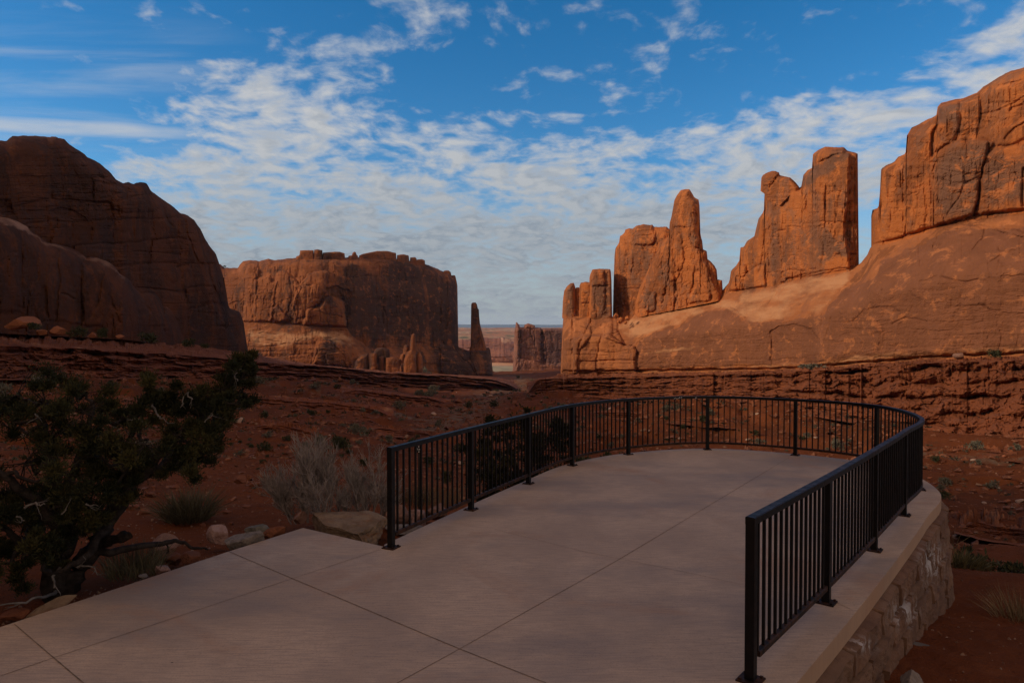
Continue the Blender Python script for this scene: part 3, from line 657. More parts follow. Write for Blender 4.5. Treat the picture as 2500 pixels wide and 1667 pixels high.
# finger cluster before the butte
fc = thing('rock_pinnacles', 'cluster of small rounded knobs with one thin finger in front of the middle butte', 'rock pinnacles', tuple(at(1000, 905, 488)))
fcb = cur(z2([(1100, 1055), (1500, 1070), (1700, 1075)]))
for i, (s, dd) in enumerate((([(1128, 1052), (1140, 990), (1180, 948), (1238, 936), (1241, 1058)], 2), ([(1241, 1060), (1242, 938), (1290, 928), (1307, 960), (1307, 1060)], 0), ([(1275, 1000), (1277, 925), (1295, 898), (1340, 889), (1392, 904), (1400, 940), (1402, 1000)], 9),
          ([(1309, 1062), (1311, 962), (1355, 954), (1361, 1062)], 1), ([(1361, 1064), (1365, 972), (1420, 960), (1478, 982), (1486, 1064)], 0), ([(1498, 1068), (1504, 985), (1528, 925), (1568, 905), (1592, 950), (1602, 1070)], -3),
          ([(1546, 930), (1550, 862), (1560, 800), (1573, 785), (1588, 786), (1596, 805), (1591, 930)], 0), ([(1499, 930), (1504, 878), (1525, 870), (1545, 880), (1547, 930)], 2), ([(1464, 1000), (1480, 945), (1508, 930), (1520, 1000)], 3),
          ([(1590, 1070), (1598, 950), (1622, 920), (1645, 960), (1648, 1070)], 2), ([(1468, 1064), (1470, 1032), (1488, 1022), (1498, 1064)], -2))):
    s = z2(s); xb = max(y for x, y in s)
    rock_mesh('knob', s, cur([(s[0][0], xb), (s[-1][0], xb)]), (lambda dd: (lambda x: 486.0 + dd + 0 * x))(dd), m_butte, R=4.5, w=9, T=5, S=24, big=1.5, col=1.2, strata=0.8, block=1.6, fine=0.5, step=1.6, parent=fc, jag=0.4, seed=80 + i, below=4,
              pale=[([(900, 800), (1100, 800), (1100, 920), (900, 920)], 5, 0.18)])

# thin spire and its pedestal
sp = thing('rock_spire', 'lone thin dark rock spire standing in the gap between the butte and far mesa', 'rock spire', tuple(at(1168, 850, 540)))
rock_mesh('spire_body', z3([(290, 950), (296, 930), (315, 900), (310, 800), (300, 640), (297, 430), (304, 420), (305, 280), (320, 250), (350, 237), (385, 240), (405, 270), (420, 340), (437, 345), (440, 450), (450, 560), (470, 650), (490, 720), (510, 790), (530, 870), (550, 945)]),
          cur([(1140, 851), (1200, 851)]), lambda x: 668 + 0 * x, m_butte, R=5, w=9, T=4, S=30, big=2, col=2.0, strata=0.8, block=2.5, fine=0.6, step=1.3, parent=sp, jag=0.5, seed=95, below=5,
          cracks=[(z3([(430, 600), (430, 930)]), 1.3, 5), (z3([(300, 455), (440, 460)]), 1.2, 3)], varn_shade=[(z3([(280, 950), (280, 200), (560, 200), (560, 950)]), 20, 0.45)])

# far mesa
D_w = lambda x: 930 + 0 * x
fm = thing('rock_mesa', 'distant purple-brown mesa with a bright left edge closing the gap', 'mesa', tuple(at(1310, 912, 930)))
fm_base = cur(z3([(930, 1335), (1000, 1335), (1100, 1330), (1700, 1318), (2000, 1310)]))
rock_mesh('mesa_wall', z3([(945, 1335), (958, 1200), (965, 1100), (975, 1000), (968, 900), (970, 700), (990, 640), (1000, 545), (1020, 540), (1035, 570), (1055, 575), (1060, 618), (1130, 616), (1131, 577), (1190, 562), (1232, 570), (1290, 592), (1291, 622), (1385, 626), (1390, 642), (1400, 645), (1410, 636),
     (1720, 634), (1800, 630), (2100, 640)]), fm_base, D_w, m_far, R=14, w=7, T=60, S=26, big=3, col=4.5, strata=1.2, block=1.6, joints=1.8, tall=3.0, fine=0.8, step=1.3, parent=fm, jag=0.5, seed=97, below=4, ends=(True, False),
          slabs=[(z3([(900, 1340), (930, 500), (1040, 500), (1050, 700), (1045, 1100), (1010, 1340)]), 6, 4), (z3([(1380, 1190), (1385, 640), (1410, 640), (1450, 1190)]), -12, 5), (z3([(1000, 1335), (1050, 1110), (1450, 1190), (1720, 1180), (1720, 1330)]), 8, 9)],
          cracks=[(z3([(1395, 640), (1395, 720)]), 1.5, 14), (z3([(1060, 640), (1720, 660)]), 1.2, 5)],
          varn_shade=[(z3([(1050, 1100), (1060, 640), (1400, 650), (1440, 1100)]), 12, 0.4), (z3([(1400, 650), (1800, 650), (1800, 1200), (1450, 1200)]), 12, 0.3)], pale=[(z3([(930, 1340), (960, 620), (1045, 620), (1045, 1100), (1000, 1340)]), 4, 0.3)])  # dark front and pale left face: side sunlight painted into the rock tone
# low banded cliffs behind the gap
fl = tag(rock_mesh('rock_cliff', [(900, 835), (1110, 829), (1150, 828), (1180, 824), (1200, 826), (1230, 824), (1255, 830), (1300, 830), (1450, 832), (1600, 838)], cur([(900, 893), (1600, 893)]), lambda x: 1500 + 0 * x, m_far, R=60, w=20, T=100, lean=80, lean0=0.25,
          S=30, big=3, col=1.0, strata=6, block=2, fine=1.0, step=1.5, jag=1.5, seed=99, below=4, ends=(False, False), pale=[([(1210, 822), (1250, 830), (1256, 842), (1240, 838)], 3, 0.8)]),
         'far banded purple ledges seen through the gap behind the spire', 'cliff')
# ------------------------------------------------------------------ ledges under the cliffs
def ledge(name, lip, bot, D_lip, D_bot, back_y, D_back, mat, x0, x1, step, bands, depth, S, seed, label):
    X = np.arange(x0, x1 + step, step)
    ly = lip(X) + 2.6 * fbm(X / 40, seed, 0.3, 4, 0.6) + 2.0 * (worley(X / 60, 0 * X + seed, 3)[2] - 0.5)
    by = bot(X) + 5 * fbm(X / 60, seed + 3, 0.7, 3)
    dl, db = D_lip(X), D_bot(X)
    # irregular plan of the lip: bays and noses
    dl = dl + (5.0 * fbm(X / 130, seed + 1, 0.1, 3) + 2.6 * (worley(X / 55, 0 * X + 9, seed)[2] - 0.5) + 1.0 * fbm(X / 14, seed + 2, 0.4, 3)) * dl / 170
    Pb = at(X, back_y(X) + 3, D_back(X) + 4); Pl = at(X, ly, dl)
    nt_ = 12
    rows = []
    for i in range(nt_):
        t = (i / nt_) ** 0.7
        P = Pb * (1 - t) + Pl * t
        b = math.sin(math.pi * t)
        P[:, 2] += (1.5 * fbm(X / 26, i * 0.55, seed + 5, 4, 0.6) + 0.8 * (worley(X / 22, 0 * X + i * 0.7, seed + 2)[2] - 0.5)) * b
        rows.append(P)
    hh = (by - ly)
    nf = max(14, int(hh.max() / (step * 0.8)))
    for i in range(nf + 1):
        v = i / nf
        py = ly + hh * v
        u = v * bands + 0.7 * fbm(X / 70, v * 3, seed + 6, 4)
        k = np.floor(u); fr = u - k
        hv = hsh(k.astype(int) + 40, (0 * X).astype(int) + seed, 0) / 255.0
        notch = np.exp(-((fr - 0.5) / 0.2) ** 2)                       # soft beds eaten back between hard ones
        rec = depth * (0.35 + 0.9 * hv) * notch * sstep(-0.35, 0.25, perlin(X / 70, v * 6 + k * 3.3, seed + 7)) * (0.4 + 0.6 * sstep(1700, 2100, np.where(X < 1270, 3000, X)))
        d1, d2, c, c2 = worley(X / (S * 2.0) * (0.6 + hv) + k * 3.1 + fbm(X / 30, u * 2, seed + 14, 3), u * 2.3 + 0.5 * fbm(X / 25, v * 4, seed + 15, 3), seed + 8)
        rec = rec + depth * 0.5 * (c - 0.5) + depth * 0.16 * np.exp(-((d2 - d1) / 0.06) ** 2) * sstep(-0.1, 0.2, perlin(X / 70, v * 7, seed + 17))
        rec = rec + depth * 0.45 * fbm(X / 16, v * 14, seed + 9, 5, 0.62) + depth * 0.8 * fbm(X / 60, v * 5, seed + 19, 3)
        D = dl + (db - dl) * v ** 1.4 + rec * dl / 150 * min(1, i / 1.5)
        if i == nf: D = db - 2
        rows.append(at(X, py + (4 if i == nf else 0), D))
    V = np.stack(rows)
    nr, nc = V.shape[:2]
    pa = np.zeros((nr, nc)); pa[:nt_ + 2] = 0.33
    o = mesh_np(name, V.reshape(-1, 3), grid_faces(nr, nc, flip=True), mat, False, {'pale': pa, 'varnish_shade': np.zeros((nr, nc))})
    return tag(o, label, 'ledge')


rl_lip = cur([(1286, 966), (1296, 950), (1306, 934), (1316, 927), (1400, 922), (1600, 919), (1800, 913), (2000, 905), (2200, 889), (2350, 884), (2500, 879), (3000, 866), (3700, 850)])
rl_bot = cur([(1286, 968), (1300, 962), (1400, 964), (1500, 970), (1700, 985), (1850, 1000), (2000, 1015), (2200, 1048), (2350, 1066), (2500, 1064), (3000, 1060), (3700, 1060)])
D_rl = cur([(1300, 244), (1500, 232), (1760, 188), (2000, 150), (2130, 137), (2300, 123), (2500, 110), (3000, 90), (3700, 74)])
D_rb = cur([(1300, 238), (1500, 222), (1760, 178), (2000, 142), (2130, 129), (2300, 114), (2500, 101), (3000, 82), (3700, 68)])
rback = lambda x: np.where(x < 1360, 914 + (1360 - x) * 0.2, wall_base(np.maximum(x, 1360)))
ledge('rock_ledge', rl_lip, rl_bot, D_rl, D_rb, rback, D_wall, m_ledge, 1286, 3600, 2.6, 5.0, 2.6, 16, 2, 'layered red ledges running under the long wall on the right')
ll_lip = cur([(-2600, 820), (-1200, 830), (-300, 836), (0, 843), (200, 852), (400, 864), (600, 881), (700, 888), (800, 896), (950, 911), (1100, 918), (1200, 926), (1240, 938), (1268, 953), (1285, 960)])
ll_bot = cur([(-2600, 960), (-600, 930), (0, 925), (300, 922), (600, 924), (800, 930), (1000, 944), (1150, 950), (1262, 957), (1285, 961)])
D_ll = cur([(-2600, 28), (-1200, 52), (-600, 68), (0, 98), (300, 138), (600, 212), (900, 330), (1200, 430), (1262, 452)])
D_lbt = cur([(-2600, 24), (-1200, 46), (-600, 62), (0, 91), (300, 130), (600, 203), (900, 318), (1200, 418), (1262, 444)])
lb_y = lambda x: np.where(x < 612, lc_base(np.minimum(x, 612)), np.maximum(np.where(x < 640, 0, m_base(x)), lc_base(612) + 0 * x))
lb_D = lambda x: np.where(x < 612, D_lc(np.minimum(x, 612)), np.interp(x, [612, 700, 840, 1110, 1300], [275, 520, 495, 625, 690]))
ledge('rock_ledge', ll_lip, ll_bot, D_ll, D_lbt, lb_y, lb_D, m_ledge, -2500, 1285, 2.8, 3.4, 5.0, 20, 12, 'dark undercut ledges running below the left cliff and the middle butte')

# ------------------------------------------------------------------ terrain: thin-plate surface through surveyed points
CPT = [  # (photo x, photo y, depth)
    # slope under the left ledges
    (-1200, 960, 44), (-600, 935, 60), (0, 928, 90), (300, 924, 128), (600, 926, 200), (800, 932, 262), (1000, 946, 350), (1150, 952, 410), (1262, 956, 440),
    (0, 985, 62), (200, 960, 95), (200, 1010, 62), (500, 960, 145), (500, 1010, 95), (500, 1070, 60), (500, 1130, 30), (350, 1120, 30),
    (750, 975, 190), (750, 1030, 110), (750, 1090, 60), (760, 1150, 26), (950, 965, 290), (950, 1000, 210), (950, 1050, 125), (950, 1110, 62),
    # wash
    (1060, 1045, 150), (1150, 1000, 230), (1225, 955, 370), (1268, 928, 560), (1235, 917, 760),
    (1050, 1100, 75), (1050, 1150, 38), (1060, 1200, 22), (1150, 1120, 60), (1250, 1120, 52), (1250, 1160, 30),
    # right-hand slope up to the ledges
    (1306, 962, 236), (1400, 968, 226), (1500, 974, 220), (1700, 989, 176), (1850, 1004, 156), (2000, 1019, 140), (2200, 1052, 112), (2350, 1070, 106), (2500, 1068, 98), (3000, 1064, 80), (3600, 1064, 66),
    (1240, 985, 232), (1320, 1010, 180), (1450, 1040, 160), (1500, 1090, 138), (1800, 1040, 148), (1800, 1095, 126), (2000, 1060, 126), (2000, 1105, 112), (2000, 1180, 72),
    (1600, 1180, 80), (1600, 1280, 34), (2250, 1120, 86), (2250, 1200, 52), (2450, 1130, 78), (2450, 1220, 44), (2420, 1300, 30), (2700, 1150, 60), (3000, 1250, 30),
]
cp = [tuple(at(*c)) for c in CPT]
# round the platform (world x, y, z)
cp += [(-3.4, 4, -0.22), (-4.6, 3, -0.2), (-6.5, 5, -0.28), (-10, 5, -0.2), (-4.3, 6.2, -0.27), (-3.3, 7.6, -0.32), (-5.2, 8, -0.42), (-8, 9, -0.5), (-3.0, 9.6, -0.6), (-5, 11, -0.68), (-8, 12.5, -0.85), (-3.4, 12.6, -1.0),
       (-1.9, 8.6, -0.38), (-1.2, 9.6, -0.55), (-1.6, 11, -0.9), (-0.6, 11.2, -1.2), (-5, 15, -2.0), (-8, 16.5, -2.3), (-14, 14, -1.4), (-20, 10, -0.8), (-2.6, 14.5, -2.1), (0.2, 12.6, -1.7), (1.4, 14.2, -2.0), (0, 16, -2.7), (3.5, 15.2, -2.2), (5.6, 14.6, -2.2),
       (7.2, 12.6, -2.0), (7.0, 10.5, -1.72), (6.4, 9.2, -1.56), (5.2, 7.6, -1.2), (4.2, 6.4, -0.92), (3.2, 4.8, -0.8), (2.4, 3.4, -0.7), (6, 5, -1.0), (8, 8, -1.45), (8.2, 10.8, -1.72), (9.4, 10.2, -1.75), (11, 9, -1.75), (9.5, 12.6, -2.5), (12, 12, -2.8), (12, 16, -4.4), (16, 12, -3.2),
       (6, 20, -4.4), (10, 22, -5.6), (0, 22, -4.4), (-4, 20, -3.4), (1, 9, -1.3), (2, 7, -1.1), (3, 10, -1.5), (0, 6.5, -0.7), (0.5, 4, -0.5), (-1, 2, -0.5), (-4, 0, -0.2), (4, 0, -0.3), (-12, 0, -0.1), (12, 2, -0.9), (0, -6, -0.2), (-30, -10, 0.5), (30, -10, -1), (-40, 20, -1.5), (-60, -30, 1.5), (40, 20, -6),
       (60, -30, -2)]
cp = np.array(cp)


def rbf_fit(P, lam=0.02):
    xy = warp(P[:, :2]); n = len(P)
    r = np.linalg.norm(xy[:, None] - xy[None], axis=-1)
    K = np.where(r > 0, r * r * np.log(r + 1e-12), 0) + lam * np.eye(n) * 0.01
    A = np.zeros((n + 3, n + 3)); A[:n, :n] = K; A[:n, n] = 1; A[:n, n + 1:] = xy; A[n:, :n] = A[:n, n:].T
    b = np.concatenate([P[:, 2], np.zeros(3)])
    return xy, np.linalg.solve(A, b)


def warp(xy):
    """log-radial coordinates so that near and far survey points count alike"""
    r = np.hypot(xy[..., 0], xy[..., 1]) + 1e-9
    s = np.log1p(r / 6.0) / r
    return xy * s[..., None]


_cx, _cw = rbf_fit(cp)


def tps(x, y):
    sh = np.shape(x)
    q = warp(np.stack([np.ravel(x), np.ravel(y)], -1))
    out = np.zeros(len(q))
    for i in range(0, len(q), 20000):
        r2 = ((q[i:i + 20000, None] - _cx[None]) ** 2).sum(-1)
        out[i:i + 20000] = 0.5 * np.where(r2 > 0, r2 * np.log(r2 + 1e-18), 0) @ _cw[:-3] + _cw[-3] + q[i:i + 20000] @ _cw[-2:]
    return out.reshape(sh)


def terrain(x, y):
    x = np.asarray(x, float); y = np.asarray(y, float)
    r = np.hypot(x, y)
    z = tps(x, y)
    far = sstep(13, 40, r); mid = sstep(40, 120, r)
    z = z + far * 0.9 * fbm(x / 9, y / 9, 1.1, 4) + mid * 2.0 * fbm(x / 30, y / 30, 2.2, 4)
    # gullies running down the slopes and small rock steps
    z = z - far * 0.9 * np.exp(-(perlin(x / 22, y / 22, 4.4) / 0.07) ** 2)
    st = 1.9
    zz = (z + 0.5 * fbm(x / 14, y / 14, 3.3, 3)) / st
    fz = zz - np.floor(zz)
    m = far * 0.95 * sstep(-0.25, 0.1, perlin(x / 35, y / 35, 6.6))
    z = z + m * st * (sstep(0.62, 0.78, fz) - fz)
    z = z + (0.05 + 0.16 * far) * fbm(x / 1.3, y / 1.3, 5.5, 4, 0.6) + far * 0.7 * (np.abs(fbm(x / 5.5, y / 5.5, 9.5, 4, 0.6)) - 0.12)
    z = z + mid * 0.55 * np.maximum(0, worley(x / 4.2, y / 4.2, 7)[2] - 0.55) * sstep(-0.1, 0.3, perlin(x / 28, y / 28, 12.1)) * 2
    near = 1 - far
    z = z + near * (0.02 * fbm(x / 0.22, y / 0.22, 7.5, 3, 0.6) + 0.07 * (np.abs(fbm(x / 0.7, y / 0.7, 2.9, 4, 0.6)) - 0.15))
    return z


m_soil, nt, b = material('red_soil')
co = nt.coord('Object')
g1 = nt.noise(co, 0.06, 8, 0.65); g2 = nt.noise(co, 1.4, 8, 0.7); g3 = nt.noise(co, 0.25, 5, 0.6)
col = nt.mix(nt.ramp(g1, 0.38, 0.64), (0.145, 0.042, 0.015), (0.10, 0.031, 0.012))
col = nt.mix(nt.math('MULTIPLY', nt.ramp(g2, 0.52, 0.72), 0.6), col, (0.19, 0.066, 0.027))
col = nt.mix(nt.math('MULTIPLY', nt.ramp(g3, 0.56, 0.7), 0.6), col, (0.078, 0.032, 0.017))
gs = nt.attr('grey')
gn = nt.noise(co, 0.35, 7, 0.7)
col = nt.mix(nt.ramp(nt.math('ADD', gn, nt.math('MULTIPLY', gs, 0.3)), 0.68, 0.92), col, (0.15, 0.10, 0.064))
vo = nt.node('ShaderNodeTexVoronoi', feature='F1'); nt.set(vo.inputs['Vector'], co); vo.inputs['Scale'].default_value = 1.1
sp_ = nt.ramp(vo.outputs['Distance'], 0.10, 0.17, 1.0, 0.0)
col = nt.mix(nt.math('MULTIPLY', sp_, nt.ramp(nt.noise(co, 0.12, 3, 0.5), 0.5, 0.62)), col, (0.28, 0.15, 0.095))
nt.set(b.inputs['Base Color'], col)
hb = nt.math('ADD', nt.noise(co, 2.5, 9, 0.7), nt.math('MULTIPLY', nt.noise(co, 22, 5, 0.7), 0.18))
nt.set(b.inputs['Normal'], nt.bump(hb, 0.9, 0.16))
b.inputs['Roughness'].default_value = 1.0; b.inputs['Specular IOR Level'].default_value = 0.05

ang = np.concatenate([np.linspace(-100, -42, 90, endpoint=False), np.linspace(-42, 42, 520, endpoint=False), np.linspace(42, 100, 90)]) * math.pi / 180
rad = 1.2 * np.exp(np.linspace(0, math.log(900 / 1.2), 520))
A_, R_ = np.meshgrid(ang, rad)
TX, TY = R_ * np.sin(A_), R_ * np.cos(A_)
TZ = terrain(TX, TY)
grey = np.zeros_like(TX)
wash = [(-17, 140), (-14, 230), (-8, 300), (-5, 400), (7, 600), (-7, 760)]
grey += np.exp(-(line_dist(TX, TY, wash) / (9 + TY * 0.03)) ** 2)
tq = lambda px, py, Y: tuple(at(px, py, Y)[:2])
for pl, w_ in (([tq(650, 915, 205), tq(760, 945, 215), tq(900, 985, 215), tq(1000, 1000, 190)], 9), ([tq(1330, 1000, 190), tq(1420, 1060, 150)], 8), ([tq(2250, 1100, 90), tq(2400, 1120, 80)], 7)):
    grey += 0.8 * np.exp(-(line_dist(TX, TY, pl) / w_) ** 2)
ground = mesh_np('ground', np.stack([TX, TY, TZ], -1).reshape(-1, 3), grid_faces(len(rad), len(ang), flip=False), m_soil, True, {'grey': grey})
tag(ground, kind='structure')



def hit(px, py, y0=2.5, y1=700, n=700):
    """where the sight line through (px, py) first meets the ground"""
    Y = y0 * np.exp(np.linspace(0, math.log(y1 / y0), n))
    P = at(px, py, Y)
    below = P[:, 2] < terrain(P[:, 0], P[:, 1])
    if not below.any(): return None
    i = int(np.argmax(below))
    return P[i, 0], P[i, 1], float(terrain(P[i, 0], P[i, 1]))


def outcrop(pts, h, depth, seed, label):
    p = np.asarray(pts, float); xs = np.linspace(p[0, 0], p[-1, 0], 14); ys = np.interp(xs, p[:, 0], p[:, 1])
    Y = np.array([(hit(a, b + h * 0.7) or (0, 150, 0))[1] for a, b in zip(xs, ys)])
    Y = np.convolve(np.pad(Y, 3, 'edge'), np.ones(7) / 7, 'valid')
    e = np.clip(np.minimum(xs - xs[0], xs[-1] - xs) / 50, 0, 1)
    ledge('rock_ledge', cur(np.c_[xs, ys + h * 0.8 * (1 - e)]), cur(np.c_[xs, ys + h]), cur(np.c_[xs, Y + 0.01 * Y]), cur(np.c_[xs, Y - 0.012 * Y]), cur(np.c_[xs, ys - h * 0.5]), cur(np.c_[xs, Y * 1.06]),
          m_ledge, xs[0], xs[-1], 2.4, 2.2, depth, 14, seed, label)


outcrop([(560, 966), (700, 975), (860, 990), (960, 1002)], 20, 1.8, 31, 'long broken red ledge crossing the valley slope behind the bare shrub')
outcrop([(600, 1030), (700, 1042), (800, 1062)], 18, 1.2, 33, 'short red ledge just above the top of the bare shrub')
outcrop([(820, 948), (960, 962), (1120, 982)], 16, 2.2, 35, 'thin dark ledge below the finger cluster in the valley')
outcrop([(880, 1040), (980, 1052), (1090, 1062)], 14, 1.2, 37, 'low red ledge showing above the left railing')
outcrop([(180, 985), (330, 1000), (480, 1010)], 24, 1.4, 39, 'dark broken ledge behind the juniper crown')
outcrop([(1420, 1000), (1560, 1010), (1700, 1022), (1820, 1030)], 14, 1.2, 41, 'low broken ledge on the red slope behind the far railing')
outcrop([(2330, 1262), (2420, 1282), (2560, 1300)], 36, 0.8, 43, 'flat layered red ledge at the right edge above the dark shrubs')
outcrop([(2300, 1092), (2400, 1100), (2520, 1112)], 16, 0.9, 45, 'thin ledge crossing the red slope on the far right')

# rough high ground behind the camera on the left: added unseen where the cliff goes on, raised to keep the evening sun off the platform
hx = np.linspace(0, 1, 60); hv = np.linspace(0, 1, 26)
path = np.array([(-135, 45), (-125, 10), (-112, -30), (-104, -75), (-96, -125), (-80, -190), (-55, -250)], float)
tt = np.linspace(0, 1, len(path))
px_ = np.interp(hx, tt, path[:, 0]); py_ = np.interp(hx, tt, path[:, 1])
tan = np.gradient(np.stack([px_, py_], -1), axis=0); tan /= np.linalg.norm(tan, axis=1)[:, None]; nor = np.stack([tan[:, 1], -tan[:, 0]], -1)
HV, HX = np.meshgrid(hv, hx, indexing='ij')
hgt = SHADE_RIDGE_H = 80.0
off = (HV - 0.5) * 90
zz = hgt * np.exp(-((HV - 0.5) / 0.26) ** 4) * (0.85 + 0.35 * fbm(HX * 7, HV * 4, 8.8, 4)) - 2
bx = px_[None, :] + nor[None, :, 0] * off; by_ = py_[None, :] + nor[None, :, 1] * off
shade_ridge = mesh_np('hills', np.stack([bx, by_, zz], -1).reshape(-1, 3), grid_faces(26, 60), m_soil, True, {'grey': np.zeros(26 * 60)})
tag(shade_ridge, kind='structure')

# ------------------------------------------------------------------ the far plain and the blue hills
m_plain, nt, b = material('far_plain')
co = nt.coord('Object')
p1 = nt.noise(nt.mapping(co, (0.004, 0.0016, 0.02)), 1.0, 8, 0.62)
p2 = nt.noise(nt.mapping(co, (0.02, 0.008, 0.02)), 1.0, 6, 0.65)
col = nt.mix(nt.ramp(p1, 0.4, 0.62), (0.36, 0.17, 0.10), (0.50, 0.30, 0.19))
col = nt.mix(nt.ramp(p2, 0.5, 0.6), col, (0.14, 0.125, 0.08))
sg = nt.attr('sage')
col = nt.mix(sg, col, nt.mix(nt.ramp(p2, 0.42, 0.6), (0.34, 0.285, 0.19), (0.24, 0.21, 0.145)))
nt.set(b.inputs['Base Color'], col); b.inputs['Roughness'].default_value = 1.0; b.inputs['Specular IOR Level'].default_value = 0.0
pr = np.array([(560, -52), (760, -58), (900, -60), (1000, -64), (1150, -68), (1300, -72), (1480, -80), (1560, -60), (1640, -26), (2200, -30), (3000, -27), (4000, -17), (5200, -6), (6500, -1.5), (9000, -4)], float)
py2 = 560 * np.exp(np.linspace(0, math.log(9000 / 560), 260)); pa2 = np.linspace(-1.05, 1.05, 420)
PA, PYY = np.meshgrid(pa2, py2)
PXX = np.tan(PA) * PYY
pz = np.interp(PYY, pr[:, 0], pr[:, 1]) + sstep(1500, 1800, PYY) * (7 * fbm(PXX / 260, PYY / 500, 1.2, 5, 0.6) + PYY / 1000 * 2.4 * np.maximum(0, fbm(PXX / 120, PYY / 300, 2.4, 4))) - 0.006 * np.abs(PXX) * sstep(900, 600, PYY)
sage = sstep(780, 830, PYY) * (1 - sstep(1380, 1480, PYY)) * (1 - 0.6 * sstep(-20, 60, PXX))
tag(mesh_np('plain', np.stack([PXX, PYY, pz], -1).reshape(-1, 3), grid_faces(len(py2), len(pa2)), m_plain, True, {'sage': sage}), kind='structure')
m_hill = simple('blue_forest_hills', (0.05, 0.07, 0.085), 1.0, 0.0, vary=0.15, scale=0.001)
hxx = np.linspace(-20000, 20000, 500); hvv = np.linspace(0, 1, 14)
HV, HX = np.meshgrid(hvv, hxx, indexing='ij')
hh_ = (52 + 26 * fbm(HX / 3000, 0 * HX, 3.9, 4, 0.5))
tag(mesh_np('hills', np.stack([HX, 19500 + HV * 3000, -20 + 2.5 * hh_ * np.sin(HV * math.pi / 2) ** 0.7 + 0 * HV], -1).reshape(-1, 3), grid_faces(14, 500), m_hill, True), kind='structure')
# ------------------------------------------------------------------ sky, clouds, sun
SUN_AZ = math.radians(-101)        # compass-like: 0 = straight ahead (+Y), negative = to the left
SUN_EL = math.radians(25)
world = bpy.data.worlds.new("World"); SC.world = world; world.use_nodes = True
nt = NT(world.node_tree)
bg = world.node_tree.nodes['Background']
sky = nt.node('ShaderNodeTexSky', sky_type='NISHITA', sun_disc=False, sun_elevation=SUN_EL, sun_rotation=SUN_AZ, altitude=1400, air_density=1.0, dust_density=0.4, ozone_density=2.0)
SKY_S = 0.118
d = nt.coord('Generated')
sx = nt.node('ShaderNodeSeparateXYZ'); nt.set(sx.inputs[0], d)
x, y, z = sx.outputs
front = nt.ramp(y, 0.02, 0.25)
yy = nt.math('MAXIMUM', y, 0.05)
u = nt.math('DIVIDE', x, yy); v = nt.math('DIVIDE', z, yy)
uv = nt.node('ShaderNodeCombineXYZ'); nt.set(uv.inputs[0], u); nt.set(uv.inputs[1], v); uv = uv.outputs[0]


def blob(px, py, rx, ry, w, rot=0.0):
    n = nt.node('ShaderNodeMapping', vector_type='TEXTURE'); nt.set(n.inputs['Vector'], uv)
    n.inputs['Location'].default_value = ((px - 1250) / F, (800 - py) / F, 0)
    n.inputs['Rotation'].default_value = (0, 0, math.radians(rot)); n.inputs['Scale'].default_value = (rx / F, ry / F, 1)
    g = nt.node('ShaderNodeTexGradient', gradient_type='SPHERICAL'); nt.l.new(n.outputs[0], g.inputs[0])
    return nt.math('MULTIPLY', nt.math('SMOOTH_MIN', g.outputs['Fac'], 0.55, 0.3), w)


BLOBS = [  # photo x, photo y, radii, weight, tilt: how much cloud stands in that direction of the sky
    (1100, 640, 1500, 330, .95, 0), (700, 560, 700, 230, .45, 0), (640, 320, 420, 190, .62, -8), (760, 190, 260, 120, .50, -6), (900, 330, 420, 90, .45, 0), (560, 430, 240, 90, .6, 0),
    (1500, 470, 900, 170, .60, 6), (2000, 360, 620, 190, .72, 14), (2330, 210, 420, 120, .75, 22), (1130, 60, 330, 120, .37, -15), (1640, 35, 120, 70, .38, 0), (720, 100, 160, 50, .45, -10),
    (1000, 60, 200, 90, .22, 20), (1290, 195, 140, 60, .44, 0), (1700, 110, 160, 80, .32, 10), (1590, 245, 170, 60, .46, 0), (2430, 95, 140, 50, .44, 25), (1430, 40, 160, 60, .36, -20), (300, 440, 110, 80, .7, 0),
    (1350, 290, 220, 30, .36, 0), (530, 175, 110, 35, .4, 0), (450, 30, 200, 60, .28, 0), (1000, 420, 260, 60, .40, 0), (1500, 350, 260, 50, .36, 5)]
cov = None
for bl_ in BLOBS:
    g = blob(*bl_[:5], rot=bl_[5])
    cov = g if cov is None else nt.math('ADD', cov, g)
cov = nt.math('MINIMUM', cov, nt.ramp(v, 0.10, 0.27, 0.70, 0.50))
back_cov = 0.55
cov = nt.math('ADD', nt.math('MULTIPLY', cov, front), nt.math('MULTIPLY', nt.math('SUBTRACT', 1.0, front), back_cov))
# a cloud sheet: perspective of a flat layer overhead
inv = nt.math('DIVIDE', 1.0, nt.math('ADD', nt.math('MAXIMUM', z, 0.0), 0.24))
pl = nt.vmath('MULTIPLY', d, nt.node('ShaderNodeCombineXYZ').outputs[0])
cmb = nt.node('ShaderNodeCombineXYZ'); nt.set(cmb.inputs[0], nt.math('MULTIPLY', x, inv)); nt.set(cmb.inputs[1], nt.math('MULTIPLY', y, inv)); pl = cmb.outputs[0]
warpn = nt.node('ShaderNodeTexNoise'); nt.set(warpn.inputs['Vector'], pl); warpn.inputs['Scale'].default_value = 2.2; warpn.inputs['Detail'].default_value = 3
pw = nt.vmath('ADD', pl, nt.vmath('MULTIPLY', nt.vmath('SUBTRACT', warpn.outputs['Color'], (0.5, 0.5, 0.5)), (0.22, 0.16, 0)))


def field(vec):
    a = nt.noise(vec, 3.6, 2, 0.5); b_ = nt.noise(vec, 15.0, 8, 0.55)
    return nt.math('ADD', nt.math('MULTIPLY', a, 0.45), nt.math('MULTIPLY', b_, 0.55))


